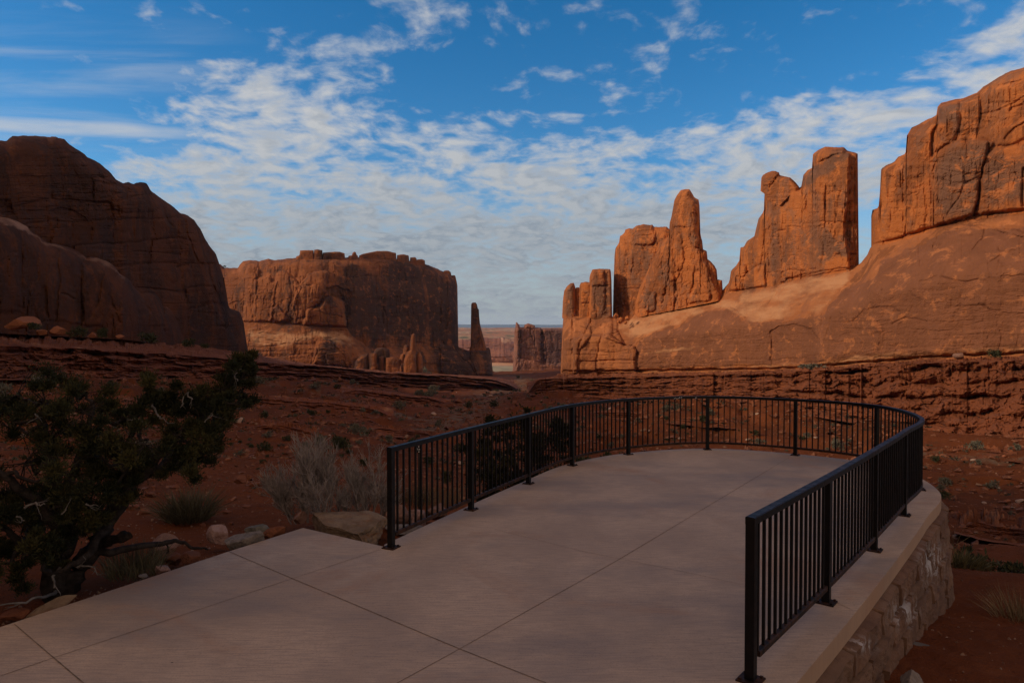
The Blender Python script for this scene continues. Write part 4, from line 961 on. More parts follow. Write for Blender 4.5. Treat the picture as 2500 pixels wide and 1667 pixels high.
st_ = lambda f: nt.math('ADD', nt.math('MULTIPLY', nt.math('SUBTRACT', f, 0.5), 1.55), 0.5)
f0 = st_(field(pw))
sunv = nt.vmath('ADD', pw, (-0.026, 0.036, 0))
f1 = st_(field(sunv))
dens = nt.math('SUBTRACT', nt.math('ADD', f0, nt.math('MULTIPLY', cov, 0.62)), 0.70)
mask = nt.ramp(dens, -0.11, 0.27)
thick = nt.ramp(dens, 0.04, 0.34)
lit = nt.ramp(nt.math('SUBTRACT', f0, f1), -0.14, 0.16)
# thin high streaks on the left
ci = nt.noise(nt.mapping(uv, (1.2, 14, 1), (0, 0, 0), (0, 0, math.radians(5))), 1.6, 6, 0.6, 0.4)
cirr = nt.math('MULTIPLY', nt.math('MULTIPLY', nt.ramp(ci, 0.42, 0.75), blob(120, 240, 620, 260, 1.4, 0)), front)
st = nt.math('MULTIPLY', blob(120, 312, 520, 22, 1.25, -3), front)
thin = nt.math('MINIMUM', nt.math('ADD', nt.math('MULTIPLY', cirr, 0.42), nt.math('MULTIPLY', nt.math('MULTIPLY', st, nt.ramp(ci, 0.2, 0.6)), 0.8)), 0.75)
hor = nt.ramp(v, 0.05, 0.34)
white = nt.mix(hor, (0.36, 0.395, 0.43), (0.60, 0.60, 0.60))
grey = nt.mix(hor, (0.235, 0.285, 0.345), (0.34, 0.38, 0.435))
ccol = nt.mix(nt.math('MULTIPLY', thick, nt.math('SUBTRACT', 1.0, nt.math('MULTIPLY', lit, 0.85))), white, grey)
warm = nt.mix(front, (0.94, 0.615, 0.375), ccol)             # unseen clouds behind the camera, kept bright and warm to fill the foreground shade
blue = nt.node('ShaderNodeHueSaturation'); nt.set(blue.inputs['Color'], sky.outputs[0]); blue.inputs['Saturation'].default_value = 1.40; blue.inputs['Hue'].default_value = 0.497; blue.inputs['Value'].default_value = 1.12
skyc = nt.vmath('MULTIPLY', blue.outputs[0], (SKY_S * 1.0, SKY_S * 1.0, SKY_S * 1.0))
# pale grey-blue air low over the horizon
skyc = nt.mix(nt.math('MULTIPLY', nt.ramp(v, 0.02, 0.26, 1.0, 0.0), 0.85), skyc, (0.34, 0.385, 0.42))
out = nt.mix(nt.math('MAXIMUM', nt.math('MULTIPLY', mask, 0.95), thin), skyc, warm)
nt.set(bg.inputs['Color'], out); bg.inputs['Strength'].default_value = 1.0

sun_d = bpy.data.lights.new('sun', 'SUN'); sun = bpy.data.objects.new('sun', sun_d); COL.objects.link(sun)
sun_d.energy = 2.75; sun_d.angle = math.radians(6); sun_d.color = (1.0, 0.80, 0.58)
sv = Vector((math.cos(SUN_EL) * math.sin(SUN_AZ), math.cos(SUN_EL) * math.cos(SUN_AZ), math.sin(SUN_EL)))
sun.rotation_euler = sv.to_track_quat('Z', 'Y').to_euler()
sun.location = (-60, -40, 60)

vs = SC.view_settings
vs.view_transform = 'Standard'; vs.look = 'None'; vs.gamma = 1; vs.use_curve_mapping = False; vs.exposure = 0.0
SC.display_settings.display_device = 'sRGB'

SC.cycles.use_denoising = True
SC.cycles.denoising_prefilter = 'NONE'      # keep the grain of rock and concrete
SC.cycles.denoising_input_passes = 'RGB_ALBEDO_NORMAL'
SC.cycles.sample_clamp_indirect = 1.5
SC.cycles.sample_clamp_direct = 12
# ------------------------------------------------------------------ viewing platform
POSTS = [(-1.28, 7.19), (-.53, 8.79), (.25, 10.37), (1.05, 11.86), (2.22, 12.98), (3.89, 13.55), (5.37, 12.9), (6.28, 11.72), (5.97, 9.95), (4.91, 8.51), (3.79, 7.1), (2.64, 5.69), (1.55, 4.39)]


def catmull(P, n):
    P = np.asarray(P, float)
    Q = np.vstack([2 * P[0] - P[1], P, 2 * P[-1] - P[-2]])
    out = []
    for i in range(1, len(Q) - 2):
        p0, p1, p2, p3 = Q[i - 1], Q[i], Q[i + 1], Q[i + 2]
        for t in np.linspace(0, 1, n, endpoint=False):
            out.append(0.5 * ((2 * p1) + (-p0 + p2) * t + (2 * p0 - 5 * p1 + 4 * p2 - p3) * t * t + (-p0 + 3 * p1 - 3 * p2 + p3) * t ** 3))
    out.append(Q[-2])
    return np.array(out)


NSEG = 15
RAIL = catmull(POSTS, NSEG * 4)                 # 60 samples between neighbouring posts


def normals(P):
    T = np.gradient(P, axis=0); T /= np.linalg.norm(T, axis=1)[:, None]
    return T, np.stack([-T[:, 1], T[:, 0]], -1)   # left-hand side = outside of the platform


RT, RN = normals(RAIL)
s_ = np.linspace(0, 1, len(RAIL))
over = np.interp(s_, [0, 0.35, 0.5, 0.62, 1], [0.13, 0.13, 0.15, 0.24, 0.24])
EDGE = RAIL + RN * over[:, None]
A0 = np.array(deck_pt(740, 1288)); A1 = np.array(deck_pt(560, 1345)); A2 = np.array(deck_pt(0, 1530))
dl_ = (A2 - A0) / (A2 - A0)[1]
LOW = A0 + dl_ * (-3 - A0[1])
outline = [tuple(LOW), tuple(A2), tuple(A1), tuple(A0), tuple(deck_pt(938, 1334))] + [tuple(p) for p in EDGE[2::6]] + [tuple(EDGE[-1]), (1.62, 3.9), (2.1, 2.2), (2.6, -3)]

m_conc, nt, b = material('tan_concrete')
co = nt.coord('Object')
c_a = nt.noise(nt.mapping(co, (0.9, 0.5, 1), rot=(0, 0, 0.6)), 1.0, 6, 0.6, 0.3)
c_b = nt.noise(nt.mapping(co, (0.35, 0.8, 1), (4, 2, 0), (0, 0, 0.5)), 1.0, 5, 0.6)
c_f = nt.noise(nt.mapping(co, (5, 55, 1), rot=(0, 0, -0.35)), 1.0, 4, 0.6)       # broom finish
c_g = nt.noise(co, 75, 4, 0.75)
base_c = nt.mix(nt.ramp(c_a, 0.35, 0.66), (0.49, 0.338, 0.225), (0.375, 0.258, 0.175))
base_c = nt.mix(nt.math('MULTIPLY', nt.ramp(c_b, 0.47, 0.64), 0.75), base_c, (0.24, 0.185, 0.152))
base_c = nt.mix(nt.math('MULTIPLY', nt.ramp(nt.noise(co, 0.5, 7, 0.65, 0.6), 0.53, 0.66), 0.7), base_c, (0.36, 0.195, 0.11))
base_c = nt.mix(nt.math('MULTIPLY', nt.ramp(c_f, 0.40, 0.66), 0.5), base_c, (0.24, 0.175, 0.135))
base_c = nt.mix(nt.math('MULTIPLY', nt.ramp(c_g, 0.50, 0.66), 0.5), base_c, (0.19, 0.135, 0.10))
vo = nt.node('ShaderNodeTexVoronoi', feature='F1'); nt.set(vo.inputs['Vector'], co); vo.inputs['Scale'].default_value = 2.6
base_c = nt.mix(nt.math('MULTIPLY', nt.ramp(vo.outputs['Distance'], 0.012, 0.03, 1, 0), nt.ramp(nt.noise(co, 0.7, 2, 0.5), 0.5, 0.56)), base_c, (0.09, 0.065, 0.05))
ed = nt.attr('edge')
edn = nt.ramp(nt.math('ADD', ed, nt.math('MULTIPLY', nt.math('SUBTRACT', nt.noise(co, 1.6, 5, 0.6), 0.5), 0.7)), 0.35, 0.95)
base_c = nt.mix(nt.math('MULTIPLY', edn, 0.6), base_c, (0.28, 0.165, 0.095))
nt.set(b.inputs['Base Color'], base_c)
nt.set(b.inputs['Normal'], nt.bump(nt.math('ADD', nt.math('MULTIPLY', c_f, 0.5), nt.math('MULTIPLY', c_g, 0.5)), 0.35, 0.004))
b.inputs['Roughness'].default_value = 0.82; b.inputs['Specular IOR Level'].default_value = 0.3

import bmesh
bm = bmesh.new()
vs_ = [bm.verts.new((x, y, deckz(x, y))) for x, y in outline]
f = bm.faces.new(vs_)
f.normal_update()
if f.normal.z < 0: f.normal_flip()
lay = bm.verts.layers.float.new('edge')
for v_ in bm.verts: v_[lay] = 1.0
r = bmesh.ops.inset_region(bm, faces=[f], thickness=0.5, use_even_offset=True)
ring = set(v_ for v_ in bm.verts if v_ in vs_)
for v_ in bm.verts:
    if v_ not in ring: v_[lay] = 0.0
bnd = [e for e in bm.edges if len(e.link_faces) == 1]
ex = bmesh.ops.extrude_edge_only(bm, edges=bnd)
nv_ = [g for g in ex['geom'] if isinstance(g, bmesh.types.BMVert)]
for v_ in nv_: v_.co.z -= 0.006; n_ = v_.co.copy(); v_[lay] = 1.0
bnd2 = [e for e in ex['geom'] if isinstance(e, bmesh.types.BMEdge)]
ex = bmesh.ops.extrude_edge_only(bm, edges=[e for e in bm.edges if len(e.link_faces) == 1])
for g in ex['geom']:
    if isinstance(g, bmesh.types.BMVert): g.co.z -= 0.15
bmesh.ops.recalc_face_normals(bm, faces=bm.faces)
me = bpy.data.meshes.new('pavement'); bm.to_mesh(me); bm.free(); me.materials.append(m_conc)
pave = bpy.data.objects.new('pavement', me); COL.objects.link(pave); tag(pave, kind='structure')

# tooled joints: thin dark lines 3 mm proud of the slab
m_joint = simple('joint_dirt', (0.235, 0.16, 0.112), 0.95, 0.05, vary=0.4, scale=20)
mbj = MB()


def joint(pts, w):
    P = np.array([deck_pt(*p) for p in pts])
    n = 40
    t = np.linspace(0, len(P) - 1, n); P = np.stack([np.interp(t, range(len(P)), P[:, k]) for k in (0, 1)], -1)
    T_, N_ = normals(P)
    ww = 0.62 * w * (0.8 + 0.4 * rng.random(n))[:, None]
    a, b_ = P + N_ * ww / 2, P - N_ * ww / 2
    V = np.concatenate([np.c_[a, deckz(0, a[:, 1]) + 0.003], np.c_[b_, deckz(0, b_[:, 1]) + 0.003]])
    mbj.add(V, [(i, i + 1, n + i + 1, n + i) for i in range(n - 1)])


joint([(559, 1346), (714, 1412), (820, 1456), (1111, 1579), (1334, 1667), (1700, 1820)], 0.014)
joint([(1926, 1117), (1510, 1366), (1121, 1584), (946, 1680), (700, 1820)], 0.010)
joint([(-160, 1706), (0, 1650), (131, 1605), (714, 1412), (930, 1341)], 0.009)
joint([(35, 1523), (131, 1605), (210, 1672), (330, 1780)], 0.013)
joint([(1208, 1292), (1420, 1345), (1700, 1402), (1990, 1466)], 0.006)
joint([(2032, 1466), (2081, 1489)], 0.007)
jt = mbj.build('pavement_joints', m_joint); jt.parent = pave; tag(jt)

# ------------------------------------------------------------------ railing
m_metal, nt, b = material('dark_bronze_paint')
co = nt.coord('Object')
n_ = nt.noise(co, 9, 6, 0.65)
nt.set(b.inputs['Base Color'], nt.mix(nt.ramp(n_, 0.45, 0.7), (0.0045, 0.0036, 0.0034), (0.009, 0.006, 0.005)))
nt.set(b.inputs['Roughness'], nt.ramp(nt.noise(co, 14, 4, 0.6), 0.3, 0.7, 0.42, 0.6)); b.inputs['Specular IOR Level'].default_value = 0.22
m_rust_refl = simple('rust_and_reflection', (0.010, 0.007, 0.0055), 0.65, 0.15, vary=0.0, scale=14, col2=(0.05, 0.021, 0.011))
m_white = simple('white_scrawl', (0.6, 0.6, 0.58), 0.7, 0.2, vary=0.3, scale=60)
rail = thing('railing', 'dark metal railing of thin upright bars curving round the edge of the concrete platform', 'railing', (1.5, 10.0, deckz(0, 10)))


def sweep(P, w, h, zc):
    T_, N_ = normals(P)
    n = len(P); z0 = deckz(0, P[:, 1]) + zc
    bv = 0.006
    prof = [(-w / 2, -h / 2), (w / 2, -h / 2), (w / 2, h / 2 - bv), (w / 2 - bv, h / 2), (-w / 2 + bv, h / 2), (-w / 2, h / 2 - bv)]
    k = len(prof)
    V = np.zeros((n, k, 3))
    for j, (a, c) in enumerate(prof):
        V[:, j, :2] = P + N_ * a; V[:, j, 2] = z0 + c
    q = [(i * k + j, i * k + (j + 1) % k, (i + 1) * k + (j + 1) % k, (i + 1) * k + j) for i in range(n - 1) for j in range(k)]
    m = MB(); m.add(V.reshape(-1, 3), q + [(0, 1, 2, 5), (2, 3, 4, 5), tuple((n - 1) * k + j for j in (5, 2, 1, 0)), tuple((n - 1) * k + j for j in (5, 4, 3, 2))])
    return m


HR = 1.07
ext = np.vstack([RAIL[0] - RT[0] * 0.032, RAIL[1::3], RAIL[-1] + RT[-1] * 0.032])
sweep(ext, 0.062, 0.05, HR - 0.025).build('top_rail', m_metal, rail)
sweep(RAIL[2:-2:3], 0.04, 0.04, 0.135).build('bottom_rail', m_rust_refl, rail)  # brownish reflection painted in with the rusty tone
for i in range(len(POSTS)):
    k = i * NSEG * 4
    x, y = RAIL[k]; t = RT[k]; zd = deckz(x, y)
    m = MB(); m.box((x, y, zd + 0.006 + (HR - 0.055) / 2), 0.06, 0.06, HR - 0.055, t)
    po = m.build('post', m_metal, rail)
    m = MB(); m.box((x, y, zd + 0.006), 0.145, 0.145, 0.011, t)
    bp = m.build('base_plate', m_rust_refl, po)
    for sx_ in (-1, 1):
        for sy_ in (-1, 1):
            cx_ = np.array([x, y]) + 0.052 * sx_ * t + 0.052 * sy_ * np.array([-t[1], t[0]])
            mb_ = MB(); mb_.box((cx_[0], cx_[1], zd + 0.018), 0.018, 0.018, 0.012, t)
            bb = mb_.build('bolt', m_rust_refl, po)
bars = []
for i in range(len(POSTS) - 1):
    for j in range(1, NSEG):
        k = i * NSEG * 4 + j * 4
        bars.append(k)
bars.sort(key=lambda k: np.hypot(*RAIL[k]))


def bar(m, k):
    x, y = RAIL[k]; zd = deckz(x, y)
    m.box((x, y, zd + 0.155 + (HR - 0.05 - 0.155) / 2), 0.019, 0.019, HR - 0.05 - 0.157, RT[k])


for k in bars[:100]:
    m = MB(); bar(m, k); m.build('baluster', m_metal, rail)
m = MB()
for k in bars[100:]: bar(m, k)
tag(m.build('baluster', m_metal, rail), kind='stuff')
# white scrawl on the inner face of the far top rail: a flourish, then PC
kk = int((4 + 0.62) * NSEG * 4)


def onrail(s, zc):
    k = kk + s / 0.0287
    x = np.interp(k, range(len(RAIL)), RAIL[:, 0]); y = np.interp(k, range(len(RAIL)), RAIL[:, 1]); n = RN[int(k)]
    return (x - n[0] * 0.0325, y - n[1] * 0.0325, deckz(x, y) + HR - 0.025 + zc)


m = MB()
for st_ in ([(-.07, -.016), (-.05, -.012), (-.035, .004), (-.02, -.014), (0, -.018), (.02, -.014), (.03, -.006)], [(.045, -.018), (.047, .016), (.062, .013), (.064, .002), (.048, -.002)], [(.105, .012), (.085, .014), (.08, 0), (.083, -.014), (.102, -.012)]):
    m.tube([onrail(a, c) for a, c in st_], 0.0035, 4)
m.tube([onrail(-.02 + .40, -.018), onrail(.40, .014), onrail(.42, -.016), onrail(.38, -.014)], 0.004, 4)
m.build('scrawl', m_white, rail)

# ------------------------------------------------------------------ split-face block wall under the right-hand edge
m_block, nt, b = material('split_face_block')
co = nt.coord('Object')
b1 = nt.noise(co, 2.2, 6, 0.65); b2 = nt.noise(nt.mapping(co, (9, 9, 5)), 1.0, 6, 0.7); isl = nt.node('ShaderNodeNewGeometry').outputs['Random Per Island']
cb = nt.mix(nt.ramp(b1, 0.36, 0.64), (0.18, 0.095, 0.054), (0.115, 0.06, 0.036))
cb = nt.mix(nt.math('MULTIPLY', isl, 0.3), cb, (0.16, 0.105, 0.068))
cb = nt.mix(nt.math('MULTIPLY', nt.ramp(b2, 0.52, 0.7), 0.7), cb, (0.085, 0.042, 0.026))
ef = nt.math('MULTIPLY', nt.attr('salt'), nt.ramp(nt.noise(nt.mapping(co, (7, 7, 3)), 1.0, 7, 0.7), 0.50, 0.56))
cb = nt.mix(nt.math('MULTIPLY', ef, 0.8), cb, (0.46, 0.44, 0.43))
nt.set(b.inputs['Base Color'], cb)
nt.set(b.inputs['Normal'], nt.bump(nt.noise(nt.mapping(co, (1, 1, .6)), 55, 9, 0.75), 0.9, 0.010)); b.inputs['Roughness'].default_value = 0.95
WP = np.vstack([EDGE[int(3.2 * 60)::2], [(1.66, 3.95), (2.05, 2.4)]])
seg = np.linalg.norm(np.diff(WP, axis=0), axis=1); cum = np.concatenate([[0], np.cumsum(seg)])
wall_len = cum[-1]


def wpos(s, off):
    x = np.interp(s, cum, WP[:, 0]); y = np.interp(s, cum, WP[:, 1])
    x2 = np.interp(s + 0.05, cum, WP[:, 0]); y2 = np.interp(s + 0.05, cum, WP[:, 1]); x1 = np.interp(s - 0.05, cum, WP[:, 0]); y1 = np.interp(s - 0.05, cum, WP[:, 1])
    tx, ty = x2 - x1, y2 - y1; L = np.hypot(tx, ty) + 1e-9
    return x - ty / L * off, y + tx / L * off


rw = thing('retaining_wall', 'tan split-face block retaining wall holding up the right edge of the concrete platform', 'retaining wall', (4.5, 7.6, -1.2))
m = MB(); salt = []
salts = [((2282, 1375), 26, 48), ((2215, 1500), 30, 34), ((2110, 1580), 30, 16), ((2285, 1378), 10, 20)]
CH = 0.255
for c in range(6):
    s = -0.3 * (c % 2) - 0.1
    while s < wall_len:
        L = 0.92 * (0.9 + 0.2 * rnd.random()); s0, s1 = s + 0.004, s + L - 0.004; s += L
        if s1 < 0.1 or s0 > wall_len: continue
        na, nb = 24, 13
        a = np.concatenate([[0, .012, .035], np.linspace(.07, .93, na - 6), [.965, .988, 1]])[None, :]; b__ = np.concatenate([[0, .04, .10], np.linspace(.18, .82, nb - 6), [.90, .96, 1]])[:, None]
        S_ = s0 + (s1 - s0) * a + 0 * b__; Zr = -0.152 - CH * (c + 1) + 0.004 + (CH - 0.008) * b__ + 0 * a
        e = np.minimum(1, np.minimum(a, 1 - a) / 0.035) ** 0.6 * np.minimum(1, np.minimum(b__, 1 - b__) / 0.10) ** 0.6
        sd = rnd.random() * 50
        out_ = -0.035 + 0.018 * c + 0.085 * e + 0.032 * e * (1.0 + 1.1 * fbm(S_ * 2.2, Zr * 3 + sd, sd, 3)) + 0.020 * e * ((a - .5) * (rnd.random() - .5) * 2 + (b__ - .5) * (rnd.random() - .6) * 2) + 0.030 * e * fbm(S_ * 6, Zr * 8, sd + 3, 5, 0.7)
        X_, Y_ = wpos(S_, out_)
        zz = Zr + deckz(X_, Y_)
        # close top and bottom back into the wall
        xt, yt = wpos(S_[0], -0.14); xb_, yb_ = xt, yt
        V = np.concatenate([np.stack([xb_, yb_, zz[0]], -1)[None], np.stack([X_, Y_, zz], -1), np.stack([xt, yt, zz[-1]], -1)[None]])
        # closing side columns as well
        xl, yl = wpos(S_[:, 0], -0.14); xr, yr = wpos(S_[:, -1], -0.14)
        zl = np.concatenate([[zz[0, 0]], zz[:, 0], [zz[-1, 0]]]); xl = np.concatenate([[xl[0]], xl, [xl[0]]]); yl = np.concatenate([[yl[0]], yl, [yl[0]]])
        xr = np.concatenate([[xr[0]], xr, [xr[0]]]); yr = np.concatenate([[yr[0]], yr, [yr[0]]])
        V = np.concatenate([np.stack([xl, yl, zl], -1)[:, None], V, np.stack([xr, yr, zl], -1)[:, None]], 1)
        m.add(V.reshape(-1, 3), grid_faces(V.shape[0], V.shape[1]))
        P = V.reshape(-1, 3)
        pyx = 1250 + F * P[:, 0] / P[:, 1]; pyy = 800 - F * (P[:, 2] - CAM_H) / P[:, 1]
        sa = np.zeros(len(P))
        for (q0, q1), rx, ry in salts: sa = np.maximum(sa, np.exp(-(((pyx - q0) / rx) ** 2 + ((pyy - q1) / ry) ** 2)))
        salt.append(sa)
m.build('block_courses', m_block, rw, False, {'salt': np.concatenate(salt)})
# grey levelling footing
m_foot = simple('grey_footing', (0.13, 0.112, 0.10), 0.95, 0.1, vary=0.35, scale=3, bump=0.01)
m = MB()
S_ = np.linspace(0, wall_len, 400); S_ = S_[wpos(S_, 0.255)[1] < 6.9]
V = []
for off_, lower in ((-0.1, 0), (0.255, 0), (0.265, 0.6)):
    xx, yv = wpos(S_, off_)
    topz = np.full(len(S_), -1.0)
    x_i, y_i = wpos(S_[:1], -0.1); xx = np.r_[x_i, xx]; yv = np.r_[y_i, yv]; topz = np.r_[topz[0], topz]
    V.append(np.stack([xx, yv, topz - lower], -1))
V = np.stack(V); m.add(V.reshape(-1, 3), grid_faces(3, len(S_) + 1))
m.build('footing', m_foot, rw)

# ------------------------------------------------------------------ trail marker behind the railing
tm = thing('trail_marker', 'slim dark trail marker post with small white lettering behind the left railing', 'trail marker', tuple(at(1025, 1238, 9.8)))
zt = at(1025, 1088, 9.8); zb = at(1026, 1240, 9.8)
m_mark = simple('brown_marker', (0.018, 0.014, 0.011), 0.6, 0.3, vary=0.3, scale=10)
m = MB(); m.box(((zt[0] + zb[0]) / 2, 9.8, (zt[2] + zb[2]) / 2 - 0.15), 0.052, 0.02, zt[2] - zb[2] + 0.3); m.build('post', m_mark, tm)
m = MB(); m.box((zt[0] - 0.012, 9.785, zt[2] - 0.045), 0.085, 0.006, 0.10); m.build('sign_panel', m_mark, tm)
fc_ = bpy.data.curves.new('lettering', 'FONT'); fc_.body = 'TRAIL'; fc_.size = 0.034; fc_.align_x = 'CENTER'; fc_.extrude = 0.0008
tmp_ = bpy.data.objects.new('lettering', fc_); COL.objects.link(tmp_); bpy.context.view_layer.update()
lm_ = bpy.data.meshes.new_from_object(tmp_.evaluated_get(bpy.context.evaluated_depsgraph_get())); bpy.data.objects.remove(tmp_)
lo_ = bpy.data.objects.new('lettering', lm_); COL.objects.link(lo_); lm_.materials.clear(); lm_.materials.append(m_white)
lo_.parent = tm; lo_.matrix_parent_inverse = Matrix.Translation(tm.location).inverted()
lo_.location = (zt[0] - 0.012, 9.7805, zt[2] - 0.058); lo_.rotation_euler = (math.pi / 2, 0, 0)
m = MB()
for dz in (-0.008, -0.082):
    th = np.arange(10) * 2 * math.pi / 10
    c0 = np.array([zt[0] - 0.012, 9.781, zt[2] + dz])
    V = np.concatenate([[c0], c0 + np.stack([np.cos(th), 0 * th, np.sin(th)], -1) * 0.008]); m.add(V, None, [(0, 1 + j, 1 + (j + 1) % 10) for j in range(10)])
m.build('marker_dot', m_white, tm)
# ------------------------------------------------------------------ placing things on the ground along a sight line

# ------------------------------------------------------------------ rocks
def ico(sub):
    bm = bmesh.new(); bmesh.ops.create_icosphere(bm, subdivisions=sub, radius=1)
    V = np.array([v.co[:] for v in bm.verts]); T = np.array([[l.vert.index for l in f.loops] for f in bm.faces]); bm.free()
    return V, T


ICO = {k: ico(k) for k in (2, 3, 4, 5)}


def boulder_verts(seed, sub=3, cuts=14, rough=0.05, dlo=0.45, dhi=0.85):
    r = np.random.default_rng(seed)
    V, T = ICO[sub]; V = V.copy()
    for _ in range(cuts):
        n = r.normal(size=3); n /= np.linalg.norm(n); dd = r.uniform(dlo, dhi)
        V -= n[None] * np.maximum(0, V @ n - dd)[:, None]
    nn = V / (np.linalg.norm(V, axis=1)[:, None] + 1e-9)
    if sub >= 4: V = V + nn * (0.022 * fbm(V[:, 0] * 9 + seed, V[:, 1] * 9, V[:, 2] * 14, 5, 0.7) - 0.04 * np.exp(-(perlin(V[:, 0] * 2.2 + seed, V[:, 1] * 2.2, V[:, 2] * 3) / 0.05) ** 2))[:, None]
    V += nn * (rough * 1.6 * fbm(V[:, 0] * 2.5 + seed, V[:, 1] * 2.5, V[:, 2] * 2.5, 6, 0.68))[:, None]
    return V, T


def stone_mat(name, c1, c2, c3=None):
    m, nt, b = material(name)
    co = nt.coord('Object')
    n = nt.noise(co, 6.0, 9, 0.7, 0.4); n2 = nt.noise(nt.mapping(co, (2, 2, 9)), 2.2, 8, 0.7)
    c = nt.mix(nt.ramp(n, 0.40, 0.62), c1, c2)
    c = nt.mix(nt.math('MULTIPLY', nt.ramp(n2, 0.5, 0.68), 0.7), c, c3 or tuple(x * 0.55 for x in c1))
    nt.set(b.inputs['Base Color'], c); nt.set(b.inputs['Normal'], nt.bump(nt.noise(co, 16, 9, 0.72), 1.0, 0.03))
    b.inputs['Roughness'].default_value = 0.95; b.inputs['Specular IOR Level'].default_value = 0.12
    return m


s_pink = stone_mat('pinkish_white_stone', (0.34, 0.215, 0.175), (0.25, 0.135, 0.10), (0.16, 0.066, 0.046))
s_grey = stone_mat('grey_white_stone', (0.24, 0.195, 0.16), (0.15, 0.118, 0.095), (0.07, 0.058, 0.048))
s_lich = stone_mat('lichen_grey_stone', (0.16, 0.14, 0.11), (0.10, 0.09, 0.07), (0.24, 0.2, 0.16))
s_red = stone_mat('red_stone', (0.19, 0.068, 0.033), (0.14, 0.05, 0.026), (0.09, 0.033, 0.018))
s_tan = stone_mat('tan_stone', (0.24, 0.165, 0.105), (0.16, 0.105, 0.066), (0.22, 0.10, 0.05))
s_rose = stone_mat('rose_stone', (0.25, 0.14, 0.10), (0.19, 0.098, 0.068), (0.13, 0.062, 0.042))


def rock(label, mat, px, py, wpx, hpx, dpx=None, Y=None, seed=1, cuts=15, rot=0.0, tilt=(0, 0), name='boulder', group=None, sink=0.25, sub=4, rough=0.06, flat=None):
    """boulder whose middle stands at (px, py) of the photo, wpx x hpx photo pixels big"""
    if Y is None:
        h = hit(px, py + hpx * 0.4); Y = h[1]
    c = at(px, py, Y); k = Y / F
    V, T = boulder_verts(seed, sub, cuts, rough)
    V = V / np.abs(V).max(0)
    if flat: V[:, 2] = np.where(V[:, 2] > flat, flat + (V[:, 2] - flat) * 0.12 + 0.05 * fbm(V[:, 0] * 3, V[:, 1] * 3, seed, 4, 0.6), V[:, 2]); V[:, 2] /= V[:, 2].max()
    V = V * np.array([wpx * k / 2, (dpx or wpx) * k / 2, hpx * k / 2])
    R = (Matrix.Rotation(rot, 3, 'Z') @ Matrix.Rotation(tilt[0], 3, 'X') @ Matrix.Rotation(tilt[1], 3, 'Y'))
    V = V @ np.array(R).T
    o = mesh_np(name, V, None, mat, False, tris=T)
    o.location = c
    return tag(o, label, 'rock', group)


rock('pinkish white faceted boulder on red soil above the dead branch tip', s_pink, 536, 1305, 58, 52, seed=3, cuts=12, Y=7.75)
rock('long grey white streaked slab rock lying against the pavement edge', s_grey, 598, 1330, 100, 54, 60, Y=7.45, seed=8, cuts=14, rot=0.25, tilt=(0.1, -0.25), flat=0.4, rough=0.1)
rock('dark lichen grey rock behind the streaked slab beside the pavement', s_lich, 628, 1298, 62, 34, 50, Y=7.95, seed=10, rot=0.2)
rock('red brown wedge rock touching the pavement corner', s_red, 672, 1303, 66, 36, 40, Y=7.85, seed=12, cuts=8, tilt=(0, -0.25))
rock('broad flat tan boulder filling the corner between pavement and left end post', s_tan, 846, 1300, 232, 70, 190, Y=8.05, seed=17, cuts=16, rot=-0.42, tilt=(0.10, 0.10), sub=5, rough=0.09, flat=0.25)
rock('small upright rose rock leaning at the left of the tan boulder', s_rose, 730, 1266, 34, 42, Y=8.5, seed=21, tilt=(0, 0.5))
rock('reddish rounded boulder behind the dead juniper branch', s_rose, 402, 1336, 66, 66, Y=7.3, seed=24, cuts=7)
rock('low rust red rock between dead branch and pavement', s_red, 470, 1362, 62, 34, Y=6.95, seed=26)
rock('dark red flat rock under the dead branch', s_red, 424, 1362, 54, 30, Y=7.1, seed=27)
rock('small grey pink stone at the pavement edge right of the grass tuft', s_pink, 397, 1390, 42, 26, Y=6.6, seed=29)
rock('tiny pale stone at the pavement edge below the grass tuft', s_grey, 350, 1406, 24, 14, Y=6.4, seed=30)
rock('tan wedge slab beside the pavement under the juniper', s_tan, 128, 1482, 118, 38, 70, Y=5.78, seed=33, rot=0.3, tilt=(0, -0.22))
rock('flat red slab half buried left of the tan wedge', s_red, 40, 1500, 70, 22, 60, Y=5.7, seed=34)
rock('rose boulder behind the left railing beside the bare shrub', s_rose, 964, 1257, 74, 52, Y=9.1, seed=36, cuts=8)
rock('pale pink angular boulder at the foot of the trail marker', s_pink, 1022, 1262, 66, 44, Y=9.25, seed=38, cuts=9, tilt=(0, 0.2))
rock('dark rose boulder behind the railing right of the trail marker', s_rose, 1066, 1250, 62, 44, Y=9.6, seed=40)
rock('long grey slab behind the bottom rail at the left end', s_grey, 985, 1290, 110, 30, 80, Y=8.7, seed=42)
rock('pale triangular stone at the bottom edge below the retaining wall', s_grey, 2222, 1668, 62, 66, Y=5.6, seed=44, cuts=7)
rock('red rock on the lip of the soil shelf left of the bare shrub', s_red, 584, 1170, 40, 20, Y=12.6, seed=46)
rock('small flat red stone right of the lip rock', s_red, 632, 1182, 40, 14, Y=12.4, seed=47)
rock('brown stone lying on the soil shelf near the bare shrub', s_red, 641, 1204, 24, 16, Y=11.0, seed=48)
for i, (x, y, w, h) in enumerate([(366, 1206, 26, 14), (350, 1248, 30, 16), (600, 1236, 22, 10), (556, 1250, 24, 10), (320, 1236, 40, 14), (493, 1282, 18, 10), (565, 1278, 14, 8)]):
    rock('small red stone strewn on the soil shelf', s_red, x, y, w, h, seed=60 + i, sub=3, group='red stones on the soil shelf', name='stone')
